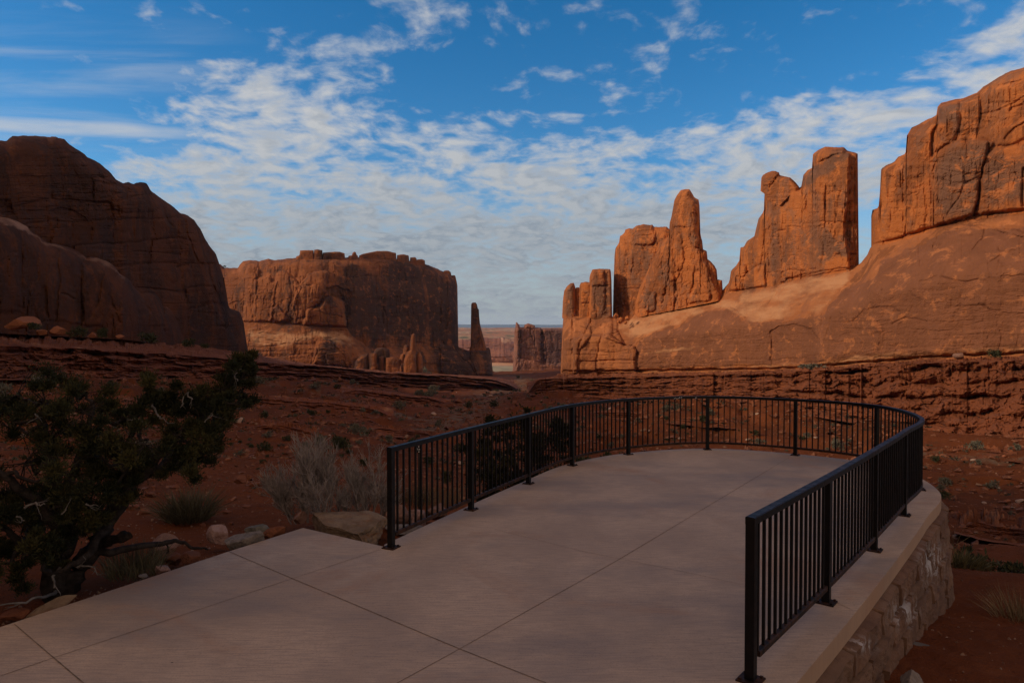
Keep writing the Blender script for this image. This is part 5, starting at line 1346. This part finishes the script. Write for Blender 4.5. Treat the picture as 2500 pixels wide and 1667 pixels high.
# blocks fallen from the cliffs
for i, (x, y, w, h, Y) in enumerate([(140, 806, 40, 26, 106), (190, 815, 26, 16, 110), (60, 788, 90, 34, 104), (226, 818, 22, 14, 118), (105, 812, 30, 16, 102), (290, 822, 24, 12, 130)]):
    rock('fallen brown block at the foot of the left buttress', stone_mat('fallen_block', (0.26, 0.095, 0.042), (0.2, 0.072, 0.033)) if i == 0 else bpy.data.materials['fallen_block'], x, y, w, h, Y=Y, seed=70 + i, sub=3, group='fallen blocks below the left buttress')
for i, (x, y, w, h) in enumerate([(1503, 772, 14, 16), (1518, 780, 16, 14), (1532, 777, 12, 12), (1512, 786, 14, 9), (1526, 788, 10, 8)]):
    rock('orange block in the notch between rock fingers and the tall tower', m_tower, x, y, w, h, Y=D_wall(x) + 4, seed=80 + i, sub=3, group='orange blocks in the notch')
rock('squarish pale block lodged under the right cliff foot', s_rose, 2343, 868, 30, 16, Y=127, seed=90, sub=3, cuts=6)

# scattered pale stones on the slopes
s_a = stone_mat('slope_stone_pale', (0.40, 0.27, 0.20), (0.30, 0.19, 0.13)); s_b = stone_mat('slope_stone_red', (0.31, 0.11, 0.05), (0.23, 0.08, 0.04)); s_c = stone_mat('slope_stone_brown', (0.25, 0.14, 0.085), (0.19, 0.10, 0.06))
protos = []
for i in range(5):
    V, T = boulder_verts(200 + i, 2, 9, 0.08); me_ = mesh_np('stone', V, None, None, False, tris=T); md = me_.data; bpy.data.objects.remove(me_); protos.append(md)
pm = []
for md in protos:
    for mm in (s_a, s_b, s_c):
        q_ = md.copy(); q_.materials.append(mm); pm.append(q_)


def scatter(n, xr, yr, size, fn, seed, power=1.0):
    r = np.random.default_rng(seed); k = 0; tries = 0
    while k < n and tries < n * 6:
        tries += 1
        px = r.uniform(*xr); py = yr[0] + (yr[1] - yr[0]) * r.random() ** power
        h = hit(px, py)
        if h is None or h[1] < 14 or (-4 < h[0] < 7.2 and h[1] < 15): continue
        s = size[0] + (size[1] - size[0]) * r.random() ** 2.5
        fn(h, s * h[1] / F, r); k += 1


def put_stone(label, group, mats):
    def fn(h, s, r):
        o = bpy.data.objects.new('stone', pm[int(r.integers(0, 5)) * 3 + mats[int(r.integers(0, len(mats)))]]); COL.objects.link(o)
        o.location = (h[0], h[1], h[2] + 0.12 * s); o.scale = (s * r.uniform(.4, .65), s * r.uniform(.35, .6), s * r.uniform(.22, .42)); o.rotation_euler = (r.uniform(-.3, .3), r.uniform(-.3, .3), r.uniform(0, 6.3))
        tag(o, label, 'stone', group)
    return fn


scatter(90, (1320, 2120), (985, 1105), (3, 17), put_stone('loose stone on the red slope seen through the far railing', 'stones on the slope behind the far railing', [0, 1, 1, 2]), 1)
scatter(60, (2130, 2500), (1065, 1330), (3, 20), put_stone('loose stone on the red slope right of the platform', 'stones on the slope right of the platform', [0, 0, 1, 2]), 2)
scatter(100, (560, 1330), (930, 1150), (3, 19), put_stone('loose stone on the dim valley slope left of the platform', 'stones on the valley slope', [0, 1, 1, 2, 2]), 3)
scatter(35, (0, 620), (930, 1130), (4, 22), put_stone('loose stone on the dark slope behind the juniper', 'stones on the slope behind the juniper', [0, 1, 2, 2]), 4)


# ------------------------------------------------------------------ plants
def leaf_mat(name, c1, c2, c3):
    m, nt, b = material(name)
    g = nt.node('ShaderNodeNewGeometry').outputs['Random Per Island']
    co = nt.coord('Object')
    c = nt.mix(g, c1, c2)
    c = nt.mix(nt.ramp(nt.noise(co, 3.5, 3, 0.6), 0.42, 0.62), c, c3)
    nt.set(b.inputs['Base Color'], c); b.inputs['Roughness'].default_value = 0.8; b.inputs['Specular IOR Level'].default_value = 0.15
    return m


m_jun = leaf_mat('juniper_leaf', (0.024, 0.025, 0.009), (0.011, 0.014, 0.0065), (0.044, 0.038, 0.011))
m_bark = simple('juniper_bark', (0.04, 0.031, 0.026), 0.95, 0.05, vary=0.5, scale=14, bump=0.03, col2=(0.018, 0.014, 0.012))
m_dead = simple('dead_grey_wood', (0.16, 0.14, 0.125), 0.9, 0.1, vary=0.45, scale=15)
m_twig = simple('bare_grey_twig', (0.27, 0.22, 0.19), 0.9, 0.1, vary=0.4, scale=9)
m_twig2 = simple('bare_brown_twig', (0.17, 0.12, 0.09), 0.9, 0.1, vary=0.4, scale=9)


def sprays(r, C, n, rad, ln, wd, upbias=0.5, shell=0.35):
    """n leafy sprays (two crossed kites) in a ball round C"""
    dv = r.normal(size=(n, 3)); dv /= np.linalg.norm(dv, axis=1)[:, None]
    rr = rad * (np.abs(r.normal(size=n)) * 0.62 if shell == 0 else (shell + (1 - shell) * r.random(n)) ** 0.7)
    P = np.asarray(C)[None] + dv * rr[:, None] * np.array([1, 1, 0.8])
    ax = dv * 0.8 + np.array([0, 0, upbias]) + r.normal(size=(n, 3)) * 0.45; ax /= np.linalg.norm(ax, axis=1)[:, None]
    sd = np.cross(ax, r.normal(size=(n, 3))); sd /= np.linalg.norm(sd, axis=1)[:, None]
    L = ln * r.uniform(.6, 1.3, n)[:, None]; W = wd * r.uniform(.6, 1.3, n)[:, None]
    V = np.stack([P, P + ax * L * .45 + sd * W, P + ax * L, P + ax * L * .45 - sd * W], 1)
    return V.reshape(-1, 3), np.arange(n * 4).reshape(-1, 4)


def wig(P, amp, r, n=10):
    P = np.asarray(P, float); t = np.linspace(0, len(P) - 1, n * (len(P) - 1) // 2 + 2)
    Q = np.stack([np.interp(t, range(len(P)), P[:, k]) for k in range(3)], -1)
    Q[1:-1] += r.normal(size=(len(Q) - 2, 3)) * amp
    return Q


def branchlet(m, P0, d, L, R, r, depth, spread=0.6, up=0.15, k=4, seg=5, kids=(2, 4), lenf=(.45, .75)):
    P = [np.array(P0, float)]; d = np.array(d, float); d /= np.linalg.norm(d)
    for i in range(seg):
        d = d + r.normal(size=3) * 0.16 + np.array([0, 0, up * 0.3]); d /= np.linalg.norm(d); P.append(P[-1] + d * L / seg)
    P = np.array(P); m.tube(P, np.linspace(R, R * 0.45, len(P)), k)
    if depth > 0:
        for _ in range(int(r.integers(kids[0], kids[1] + 1))):
            i = int(r.integers(1, len(P))); dd = (P[i] - P[i - 1]); dd /= np.linalg.norm(dd)
            dd = dd + r.normal(size=3) * spread + np.array([0, 0, up])
            branchlet(m, P[i], dd, L * r.uniform(*lenf), R * 0.6, r, depth - 1, spread, up, 3 if depth < 2 else k, max(3, seg - 1), kids, lenf)


def juniper(label, base, limbs, clumps, deads, per, seed, ln=0.05, wd=0.011, fan=1.0):
    r = np.random.default_rng(seed)
    root = thing('juniper_tree', label, 'tree', base)
    m = MB()
    for P, r0, r1 in limbs:
        Q = wig([at(*p) for p in P], 0.012, r, 8); m.tube(Q, np.linspace(r0, r1, len(Q)) * (1 + 0.12 * r.normal(size=len(Q))), 8)
    ends = [np.array([at(*p) for p in P]) for P, _, _ in limbs]
    allp = np.concatenate(ends)
    mf = MB()
    for (px, py, rp, Y) in clumps:
        C = at(px, py, Y); rad = rp * Y / F
        j = np.argmin(np.linalg.norm(allp - C, axis=1)); m.tube(wig([allp[j], (allp[j] + C) / 2 + [0, 0, -0.05], C], 0.02, r, 6), np.linspace(0.025, 0.006, 5)[:len(wig([allp[j], C, C], 0, r, 6))] if False else np.linspace(0.022, 0.006, len(wig([allp[j], C, C], 0, r, 6))), 5)
        # several sub-tufts per clump, so that outlines break up
        for _ in range(6):
            off_ = r.normal(size=3) * rad * 0.62; n = int(per * r.uniform(.6, 1.2) / 6)
            V, q = sprays(r, C + off_, n, rad * r.uniform(.25, .6), ln, wd, 0.8, 0); mf.add(V, q)
            for _ in range(2): branchlet(m, C, off_ + r.normal(size=3) * .02, np.linalg.norm(off_) * 1.2, 0.006, r, 0, k=3, seg=3)
    m.build('trunk', m_bark, root, True)
    mf.build('crown', m_jun, root)
    for P, r0, r1, kids in deads:
        m = MB(); Q = wig([at(*p) for p in P], 0.008 if len(P) > 2 else 0.004, r, 8); m.tube(Q, np.linspace(r0, r1, len(Q)), 6)
        for _ in range(kids):
            i = int(r.integers(1, len(Q) - 1)); branchlet(m, Q[i], Q[i] - Q[i - 1] + r.normal(size=3) * np.linalg.norm(Q[i] - Q[i - 1]) * 0.9, 0.09, r1 * 1.1, r, 1, k=4, seg=3, kids=(1, 2))
        m.build('dead_branch', m_dead if r0 < 0.03 else m_bark, root, True)
    return root


rr_ = np.random.default_rng(77)
limbs = [([(150, 1458, 6.3), (185, 1400, 6.3), (225, 1340, 6.35), (262, 1280, 6.4), (300, 1215, 6.5), (335, 1165, 6.5), (380, 1120, 6.5), (440, 1062, 6.45), (510, 1000, 6.4), (565, 945, 6.4), (602, 900, 6.4)], .105, .012),
         ([(140, 1462, 6.3), (138, 1380, 6.2), (160, 1300, 6.1), (150, 1220, 6.1), (120, 1130, 6.1), (100, 1040, 6.1), (105, 975, 6.1)], .13, .012),
         ([(160, 1310, 6.1), (90, 1225, 5.9), (10, 1160, 5.7), (-80, 1100, 5.6)], .07, .012), ([(150, 1225, 6.1), (200, 1110, 6.4), (225, 1010, 6.6), (212, 960, 6.6)], .055, .01),
         ([(335, 1165, 6.5), (420, 1115, 6.9), (500, 1085, 7.0), (545, 1060, 7.0)], .04, .008), ([(262, 1280, 6.4), (200, 1370, 6.0), (120, 1400, 5.8)], .05, .01), ([(300, 1215, 6.5), (310, 1120, 6.3), (330, 1020, 6.3), (372, 955, 6.3)], .04, .008),
         ([(240, 1320, 6.4), (285, 1318, 6.3), (318, 1305, 6.25)], .06, .04), ([(138, 1390, 6.2), (60, 1330, 6.0), (10, 1290, 5.9), (-60, 1280, 5.8)], .05, .01)]
cl_ = [(x, y, rp, 6.1 + 0.5 * rr_.normal() * 0.6 + (0.25 if x > 260 else 0)) for x, y, rp in
       [(40, 965, 62), (110, 985, 55), (168, 958, 46), (205, 1005, 52), (30, 1050, 75), (125, 1065, 68), (60, 1130, 78), (5, 1200, 70), (150, 1150, 60), (225, 1110, 58), (205, 1190, 50), (60, 1275, 58), (15, 1330, 44), (-40, 990, 70), (-60, 1100, 80), (-60, 1230, 70),
        (280, 1075, 48), (325, 1022, 46), (385, 1000, 46), (300, 1130, 58), (355, 1085, 58), (425, 1062, 52), (450, 1000, 42), (372, 960, 28), (490, 1040, 46), (520, 992, 44), (545, 952, 40), (572, 925, 34), (598, 898, 24), (588, 958, 28), (520, 1070, 36), (250, 1225, 36),
        (425, 1115, 38), (350, 1145, 36), (290, 1185, 38), (100, 1210, 60), (170, 1245, 44), (480, 1100, 34), (545, 1010, 34), (95, 1330, 30), (250, 1150, 40), (320, 1165, 30), (60, 1380, 34), (-20, 1400, 40), (180, 1300, 34), (230, 1275, 26), (140, 1345, 30), (0, 1260, 50), (560, 985, 26), (605, 905, 16), (470, 985, 28), (405, 975, 24)]]
deads = [([(195, 1348, 6.3), (270, 1352, 6.35), (330, 1332, 6.5), (395, 1328, 6.7), (430, 1319, 6.8), (470, 1334, 6.9), (508, 1341, 6.95)], .042, .010, 3),
         ([(140, 1440, 6.2), (110, 1455, 5.9), (60, 1468, 5.7), (-20, 1480, 5.6)], .018, .005, 4), ([(165, 1370, 6.0), (130, 1400, 5.9), (132, 1435, 5.85)], .016, .006, 1), ([(170, 1375, 6.0), (190, 1383, 5.95), (235, 1380, 5.9)], .014, .005, 2),
         ([(372, 985, 5.95), (382, 1012, 5.95), (392, 1022, 5.95), (402, 1018, 5.95)], .010, .004, 1), ([(372, 1100, 5.95), (395, 1094, 5.9), (412, 1090, 5.9)], .013, .007, 1), ([(296, 1110, 5.9), (298, 1094, 5.9), (314, 1095, 5.9)], .008, .004, 0),
         ([(470, 975, 5.95), (455, 960, 5.95), (440, 995, 5.95)], .008, .003, 2), ([(310, 1030, 5.9), (330, 1020, 5.9), (350, 1030, 5.9)], .007, .003, 2), ([(60, 1240, 5.5), (90, 1230, 5.5), (110, 1230, 5.5)], .010, .004, 2), ([(210, 1230, 5.7), (240, 1235, 5.7)], .008, .003, 2),
         ([(580, 930, 6.1), (570, 915, 6.1), (590, 900, 6.1)], .006, .003, 2), ([(500, 1030, 6.0), (520, 1010, 6.0)], .006, .003, 2), ([(85, 1010, 5.6), (95, 1020, 5.6)], .007, .003, 2), ([(150, 1255, 5.6), (165, 1235, 5.6)], .007, .003, 1), ([(40, 1260, 5.5), (60, 1270, 5.5)], .008, .004, 1),
         ([(415, 1138, 6.6), (445, 1143, 6.6)], .008, .004, 0)]
juniper('large dark green juniper with dead grey twigs leaning over the left of the pavement', tuple(at(147, 1455, 6.3)), limbs, cl_, deads, 4300, 5, 0.036, 0.0055)

J2 = 12.5
juniper('dark dense juniper seen through the bars of the left railing', tuple(at(1270, 1215, J2)),
        [([(1270, 1225, J2), (1265, 1170, J2), (1250, 1110, J2), (1230, 1060, J2)], .10, .02), ([(1265, 1180, J2), (1310, 1120, J2), (1340, 1075, J2)], .06, .02), ([(1265, 1180, J2), (1200, 1140, J2), (1180, 1080, J2)], .05, .02)],
        [(x, y, rp, J2 + 0.35 * rr_.normal()) for x, y, rp in [(1190, 1062, 34), (1240, 1055, 36), (1290, 1058, 40), (1340, 1068, 38), (1378, 1062, 28), (1200, 1120, 44), (1262, 1120, 50), (1320, 1120, 46), (1230, 1168, 42), (1182, 1158, 36), (1376, 1106, 30), (1300, 1165, 40), (1172, 1100, 30), (1350, 1150, 28), (1262, 1200, 40), (1195, 1195, 30)]],
        [([(1160, 1190, 12.0), (1170, 1160, 12.0), (1178, 1150, 12.0)], .010, .004, 3), ([(1168, 1215, 11.9), (1180, 1180, 11.9)], .010, .004, 3), ([(1390, 1080, 12.4), (1400, 1050, 12.4)], .008, .004, 1)], 900, 9, ln=0.07, wd=0.016)


def bare_shrub(label, base, Y, stems, seed, group=None):
    r = np.random.default_rng(seed); root_p = at(*base, Y); m = MB(); k = Y / F
    for (dx, h, lean_, R) in stems:
        P = root_p + np.array([dx * k, r.normal() * 0.15, 0.0])
        branchlet(m, P, (lean_ * 0.7, r.normal() * 0.25, 1.0), h * k * 0.56, R * 1.25, r, 3, 0.5, 0.36, 5, 6, (6, 9), (.45, .75))
    o = m.build('bare_shrub', m_twig, None)
    return tag(o, label, 'shrub', group)


bare_shrub('large leafless grey shrub with straight twigs behind the tan boulder', (770, 1272), 9.0, [(-15, 185, -.25, .015), (10, 200, .05, .016), (-40, 150, -.6, .013), (35, 165, .3, .013), (0, 170, -.05, .013), (55, 110, .7, .010), (-60, 90, -1.0, .009), (-5, 190, -.12, .012), (20, 180, .18, .012), (-28, 165, -.4, .012), (-70, 110, -.75, .010), (45, 140, .5, .011), (65, 90, .9, .009), (-50, 120, -.9, .009)], 31)
bare_shrub('smaller leafless grey shrub just left of the end post', (900, 1272), 9.15, [(-10, 150, -.2, .012), (10, 165, .1, .012), (25, 130, .45, .010), (-35, 100, -.6, .009), (0, 120, 0, .010), (-20, 140, -.35, .011), (18, 120, .3, .010), (-45, 110, -.8, .009)], 32)


def tuft(label, px, py, Y, hpx, n, mat, seed, spread=0.7, name='grass_tuft', wd=0.004, cat='grass tuft', group=None, rad=0.12):
    r = np.random.default_rng(seed); k = Y / F; c = at(px, py, Y); m = MB(); H = hpx * k
    th = r.uniform(0, 2 * math.pi, n); b0 = np.stack([np.cos(th), np.sin(th), 0 * th], -1) * (rad * np.sqrt(r.random(n)))[:, None]
    d = b0 / rad * spread * r.random(n)[:, None] + np.array([0, 0, 1.0]) + r.normal(size=(n, 3)) * 0.22; d /= np.linalg.norm(d, axis=1)[:, None]
    L = H * r.uniform(.45, 1.05, n)[:, None]; sd = np.cross(d, r.normal(size=(n, 3))); sd /= np.linalg.norm(sd, axis=1)[:, None]
    b0 = b0 + c; mid = b0 + d * L * .55; tip = b0 + d * L + d * [1, 1, 0] * L * .25 - np.array([0, 0, 1]) * L * .06; w = wd * r.uniform(.6, 1.3, n)[:, None]
    V = np.stack([b0 - sd * w, b0 + sd * w, mid + sd * w * .8, mid - sd * w * .8, tip], 1).reshape(-1, 3); q = np.arange(n)[:, None] * 5
    m.add(V, q + np.array([0, 1, 2, 3]), q + np.array([3, 2, 4]))
    return tag(m.build(name, mat), label, cat, group)


m_ephe = leaf_mat('ephedra_stem', (0.075, 0.068, 0.035), (0.05, 0.042, 0.026), (0.10, 0.085, 0.05))
m_dry = leaf_mat('dry_straw', (0.20, 0.14, 0.075), (0.14, 0.095, 0.052), (0.22, 0.16, 0.085))
m_yel = leaf_mat('rabbitbrush_leaf', (0.10, 0.08, 0.03), (0.065, 0.055, 0.024), (0.12, 0.09, 0.036))
tuft('round dark spiky bush on the open red soil shelf', 462, 1268, 9.6, 96, 700, m_ephe, 1, 1.5, 'spiky_bush', .005, 'bush', rad=.28)
tuft('dark wispy tuft at the pavement edge under the dead branch', 330, 1400, 6.6, 92, 420, m_ephe, 2, .8, wd=.0035, rad=.24)
tuft('pale dry grass tuft on the soil at the right edge of the photo', 2492, 1545, 8.6, 130, 420, m_dry, 3, .9, wd=.0035, rad=.2)
tuft('yellowish low brush clump touching the far end of the retaining wall', 2335, 1385, 12.0, 48, 700, m_yel, 4, 1.3, 'brush_clump', .008, 'brush', rad=.38)
tuft('thin dry stems standing behind the railing beside the trail marker', 1075, 1235, 10.2, 76, 260, m_dry, 5, .5, wd=.0025, rad=.35)
tuft('thin straw stem tuft leaning over the wall rim', 2325, 1330, 10.2, 90, 14, m_dry, 6, .8, wd=.003, rad=.06)
tuft('brown dry tuft between the bare shrub and the rose boulder', 1000, 1230, 10.0, 60, 220, m_ephe, 7, .8, wd=.003, rad=.3)


def bush_mesh(seed, mat, n=420, name='shrub'):
    r = np.random.default_rng(seed); m = MB()
    for _ in range(7):
        C = r.normal(size=3) * [.42, .42, .16] + [0, 0, .38]
        V, q = sprays(r, C, n // 7, .36 * r.uniform(.7, 1.2), .26, .055, .5); V[:, 2] = np.maximum(V[:, 2], -0.05); m.add(V, q)
    o = m.build(name, mat); me_ = o.data; bpy.data.objects.remove(o); return me_


m_sage = leaf_mat('grey_sage_leaf', (0.125, 0.115, 0.08), (0.085, 0.08, 0.055), (0.15, 0.135, 0.095))
m_dkg = leaf_mat('dark_shrub_leaf', (0.042, 0.046, 0.020), (0.028, 0.032, 0.015), (0.06, 0.058, 0.026))
bush_protos = [bush_mesh(i, m_sage) for i in range(3)] + [bush_mesh(10 + i, m_dkg) for i in range(3)]


def put_bush(label, group, pick):
    def fn(h, s, r):
        o = bpy.data.objects.new('shrub', bush_protos[pick[int(r.integers(0, len(pick)))]]); COL.objects.link(o)
        o.location = (h[0], h[1], h[2] - 0.02 * s); o.scale = (s * .62, s * .62, s * r.uniform(.5, .85)); o.rotation_euler = (0, 0, r.uniform(0, 6.3))
        tag(o, label, 'shrub', group)
    return fn


scatter(85, (1320, 2120), (985, 1108), (6, 30), put_bush('small grey or dark shrub on the red slope behind the far railing', 'shrubs on the slope behind the far railing', [0, 1, 2, 0, 3, 4]), 11)
scatter(45, (2130, 2500), (1070, 1330), (7, 34), put_bush('low grey green shrub on the red slope right of the platform', 'shrubs on the slope right of the platform', [0, 1, 2, 4]), 12)
scatter(120, (560, 1330), (925, 1160), (7, 38), put_bush('low shrub on the dim valley slope left of the platform', 'shrubs on the valley slope', [0, 1, 2, 3, 4, 5]), 13)
scatter(45, (0, 620), (930, 1140), (10, 44), put_bush('low shrub on the dark slope behind the juniper', 'shrubs on the slope behind the juniper', [0, 2, 3, 5]), 14)
scatter(30, (1180, 1330), (922, 985), (3, 12), put_bush('tiny dark bush along the sandy wash', 'bushes along the wash', [3, 4, 5]), 15)


def bush_at(label, px, py, Y, wpx, hpx, k, name='shrub', group=None):
    o = bpy.data.objects.new(name, bush_protos[k]); COL.objects.link(o); s = wpx * Y / F
    o.location = at(px, py, Y); o.scale = (s * .62, s * .62, hpx * Y / F * 1.05); o.rotation_euler = (0, 0, px)
    return tag(o, label, 'shrub', group)


bush_at('dark rounded shrub below the end of the retaining wall', 2392, 1405, 13.2, 80, 66, 3)
bush_at('dark low shrub at the right edge behind the soil crest', 2475, 1425, 13.0, 90, 50, 4)
bush_at('dark green bush under the right cliff foot', 2428, 872, 121, 34, 20, 5)
bush_at('grey green brush at the wall foot above the far railing', 1985, 902, 162, 60, 16, 0)
bush_at('dark shrub on the slope directly above the bare shrub', 838, 1096, 60, 52, 36, 4)
bush_at('dark bush right of the juniper behind the railing', 1420, 1165, 16, 56, 56, 5)
bush_at('dark low bush next to the second rail panel', 1500, 1150, 18, 66, 44, 3)
bush_at('small dark bush behind the fourth panel of bars', 1090, 1180, 20, 26, 36, 4)
for i, (x, y, w, h, Y) in enumerate([(190, 822, 40, 26, 104), (244, 826, 32, 28, 108), (362, 836, 46, 26, 128), (455, 846, 34, 20, 150), (90, 806, 36, 20, 100), (500, 850, 24, 12, 160)]):
    bush_at('dark bush on the bench below the left buttress', x, y, Y, w, h, 3 + i % 3, group='bushes below the left buttress')
for i, (x, y, w, h, Y) in enumerate([(505, 648, 12, 5, 290), (548, 652, 8, 4, 500)]):
    bush_at('tiny bush on the skyline of the saddle left of the butte', x, y, Y, w, h, 3, group='bushes on the saddle')
# gravel and litter along the pavement edge and on the soil
m = MB(); r = np.random.default_rng(5); gv = []
n = 2600
t = r.random(n); A_e = np.array(LOW) * .0 + A2; side = np.abs(r.normal(size=n)) * 0.28 + 0.015
Pe = A2[None] + (A0 - A2)[None] * (t * 1.25 - 0.25)[:, None]; nv2 = np.array([-(A0 - A2)[1], (A0 - A2)[0]]); nv2 /= np.linalg.norm(nv2)
Pe = Pe + nv2[None] * side[:, None]
Pr = np.stack([r.uniform(3.0, 11, 1500), r.uniform(4.5, 13, 1500)], -1); Pr = Pr[(Pr[:, 0] / Pr[:, 1]) > 0.60]
Ps = np.stack([r.uniform(-7, -2.6, 1300), r.uniform(7.5, 13, 1300)], -1)
Pall = np.concatenate([Pe, Pr, Ps]); za = terrain(Pall[:, 0], Pall[:, 1])
OV = np.array([(1, 0, 0), (-1, 0, 0), (0, 1, 0), (0, -1, 0), (0, 0, 1), (0, 0, -1)], float); OT = np.array([(0, 2, 4), (2, 1, 4), (1, 3, 4), (3, 0, 4), (2, 0, 5), (1, 2, 5), (3, 1, 5), (0, 3, 5)])
sz = 0.004 + 0.018 * r.random(len(Pall)) ** 4
V = OV[None] * sz[:, None, None] * r.uniform(.6, 1.4, (len(Pall), 1, 3)) + r.normal(size=(len(Pall), 6, 3)) * sz[:, None, None] * .25 + np.c_[Pall, za + sz * .2][:, None, :]
T = OT[None] + (np.arange(len(Pall)) * 6)[:, None, None]
m_grav = leaf_mat('gravel', (0.20, 0.105, 0.065), (0.12, 0.05, 0.027), (0.25, 0.165, 0.12))
tag(mesh_np('gravel', V.reshape(-1, 3), None, m_grav, False, tris=T.reshape(-1, 3)), kind='stuff')

# broken rock litter over the slopes: far too many pieces to count
n = 60000
rr2 = 17 * np.exp(r.random(n) * math.log(300 / 17)); aa = np.radians(r.uniform(-39, 39, n))
Q = np.stack([rr2 * np.sin(aa), rr2 * np.cos(aa)], -1)
dens_ = fbm(Q[:, 0] / 14, Q[:, 1] / 14, 3.1, 4, 0.6)
keep = (dens_ > -0.12 + 0.25 * r.normal(size=n) * 0.5) & ~((Q[:, 0] > -5) & (Q[:, 0] < 8) & (Q[:, 1] < 16))
Q = Q[keep]; rr2 = rr2[keep]
za = terrain(Q[:, 0], Q[:, 1])
sz = rr2 / F * (1.0 + 8 * r.random(len(Q)) ** 7)
V = OV[None] * sz[:, None, None] * r.uniform(.5, 1.5, (len(Q), 1, 3)) * [1, 1, .6] + r.normal(size=(len(Q), 6, 3)) * sz[:, None, None] * .3 + np.c_[Q, za + sz * .15][:, None, :]
T = OT[None] + (np.arange(len(Q)) * 6)[:, None, None]
m_rub = leaf_mat('slope_rubble', (0.16, 0.052, 0.022), (0.095, 0.031, 0.014), (0.20, 0.085, 0.045))
tag(mesh_np('rubble', V.reshape(-1, 3), None, m_rub, False, tris=T.reshape(-1, 3)), kind='stuff')

# low desert scrub: small dark tufts without number
n = 9000
rr2 = 18 * np.exp(r.random(n) * math.log(330 / 18)); aa = np.radians(r.uniform(-39, 39, n))
Q = np.stack([rr2 * np.sin(aa), rr2 * np.cos(aa)], -1)
keep = (fbm(Q[:, 0] / 20, Q[:, 1] / 20, 13.1, 4, 0.6) > 0.02 + 0.12 * r.normal(size=n)) & ~((Q[:, 0] > -5) & (Q[:, 0] < 8) & (Q[:, 1] < 16))
Q = Q[keep]; rr2 = rr2[keep]; N = len(Q)
za = terrain(Q[:, 0], Q[:, 1]); sz = rr2 / F * (2.0 + 9 * r.random(N) ** 3)
K = 14
dv = r.normal(size=(N, K, 3)); dv[..., 2] = np.abs(dv[..., 2]) * .7; dv /= np.linalg.norm(dv, axis=2)[..., None]
sd = np.cross(dv, r.normal(size=(N, K, 3))); sd /= np.linalg.norm(sd, axis=2)[..., None]
P0 = np.c_[Q, za][:, None, :] + dv * sz[:, None, None] * .15; S3 = sz[:, None, None]
V = np.stack([P0, P0 + dv * S3 * .5 + sd * S3 * .16, P0 + dv * S3 * .95, P0 + dv * S3 * .5 - sd * S3 * .16], 2)
m_scr = leaf_mat('scrub_leaf', (0.060, 0.055, 0.034), (0.035, 0.034, 0.02), (0.085, 0.075, 0.05))
tag(mesh_np('scrub', V.reshape(-1, 3), np.arange(N * K * 4).reshape(-1, 4), m_scr, False), kind='stuff')

# desert air: one closed box of even, thin haze round everything
hz_m = bpy.data.materials.new('haze_air'); hz_m.use_nodes = True; hz_m.node_tree.nodes.clear(); hn = NT(hz_m.node_tree)
ho = hn.node('ShaderNodeOutputMaterial'); hv = hn.node('ShaderNodeVolumePrincipled')
hv.inputs['Color'].default_value = (0.62, 0.78, 1.0, 1); hv.inputs['Density'].default_value = 0.000032; hv.inputs['Anisotropy'].default_value = 0.2
hn.l.new(hv.outputs[0], ho.inputs['Volume'])
m = MB(); m.box((0, 11000, 65), 44000, 23600, 310); hz = m.build('haze', hz_m); tag(hz, kind='stuff')
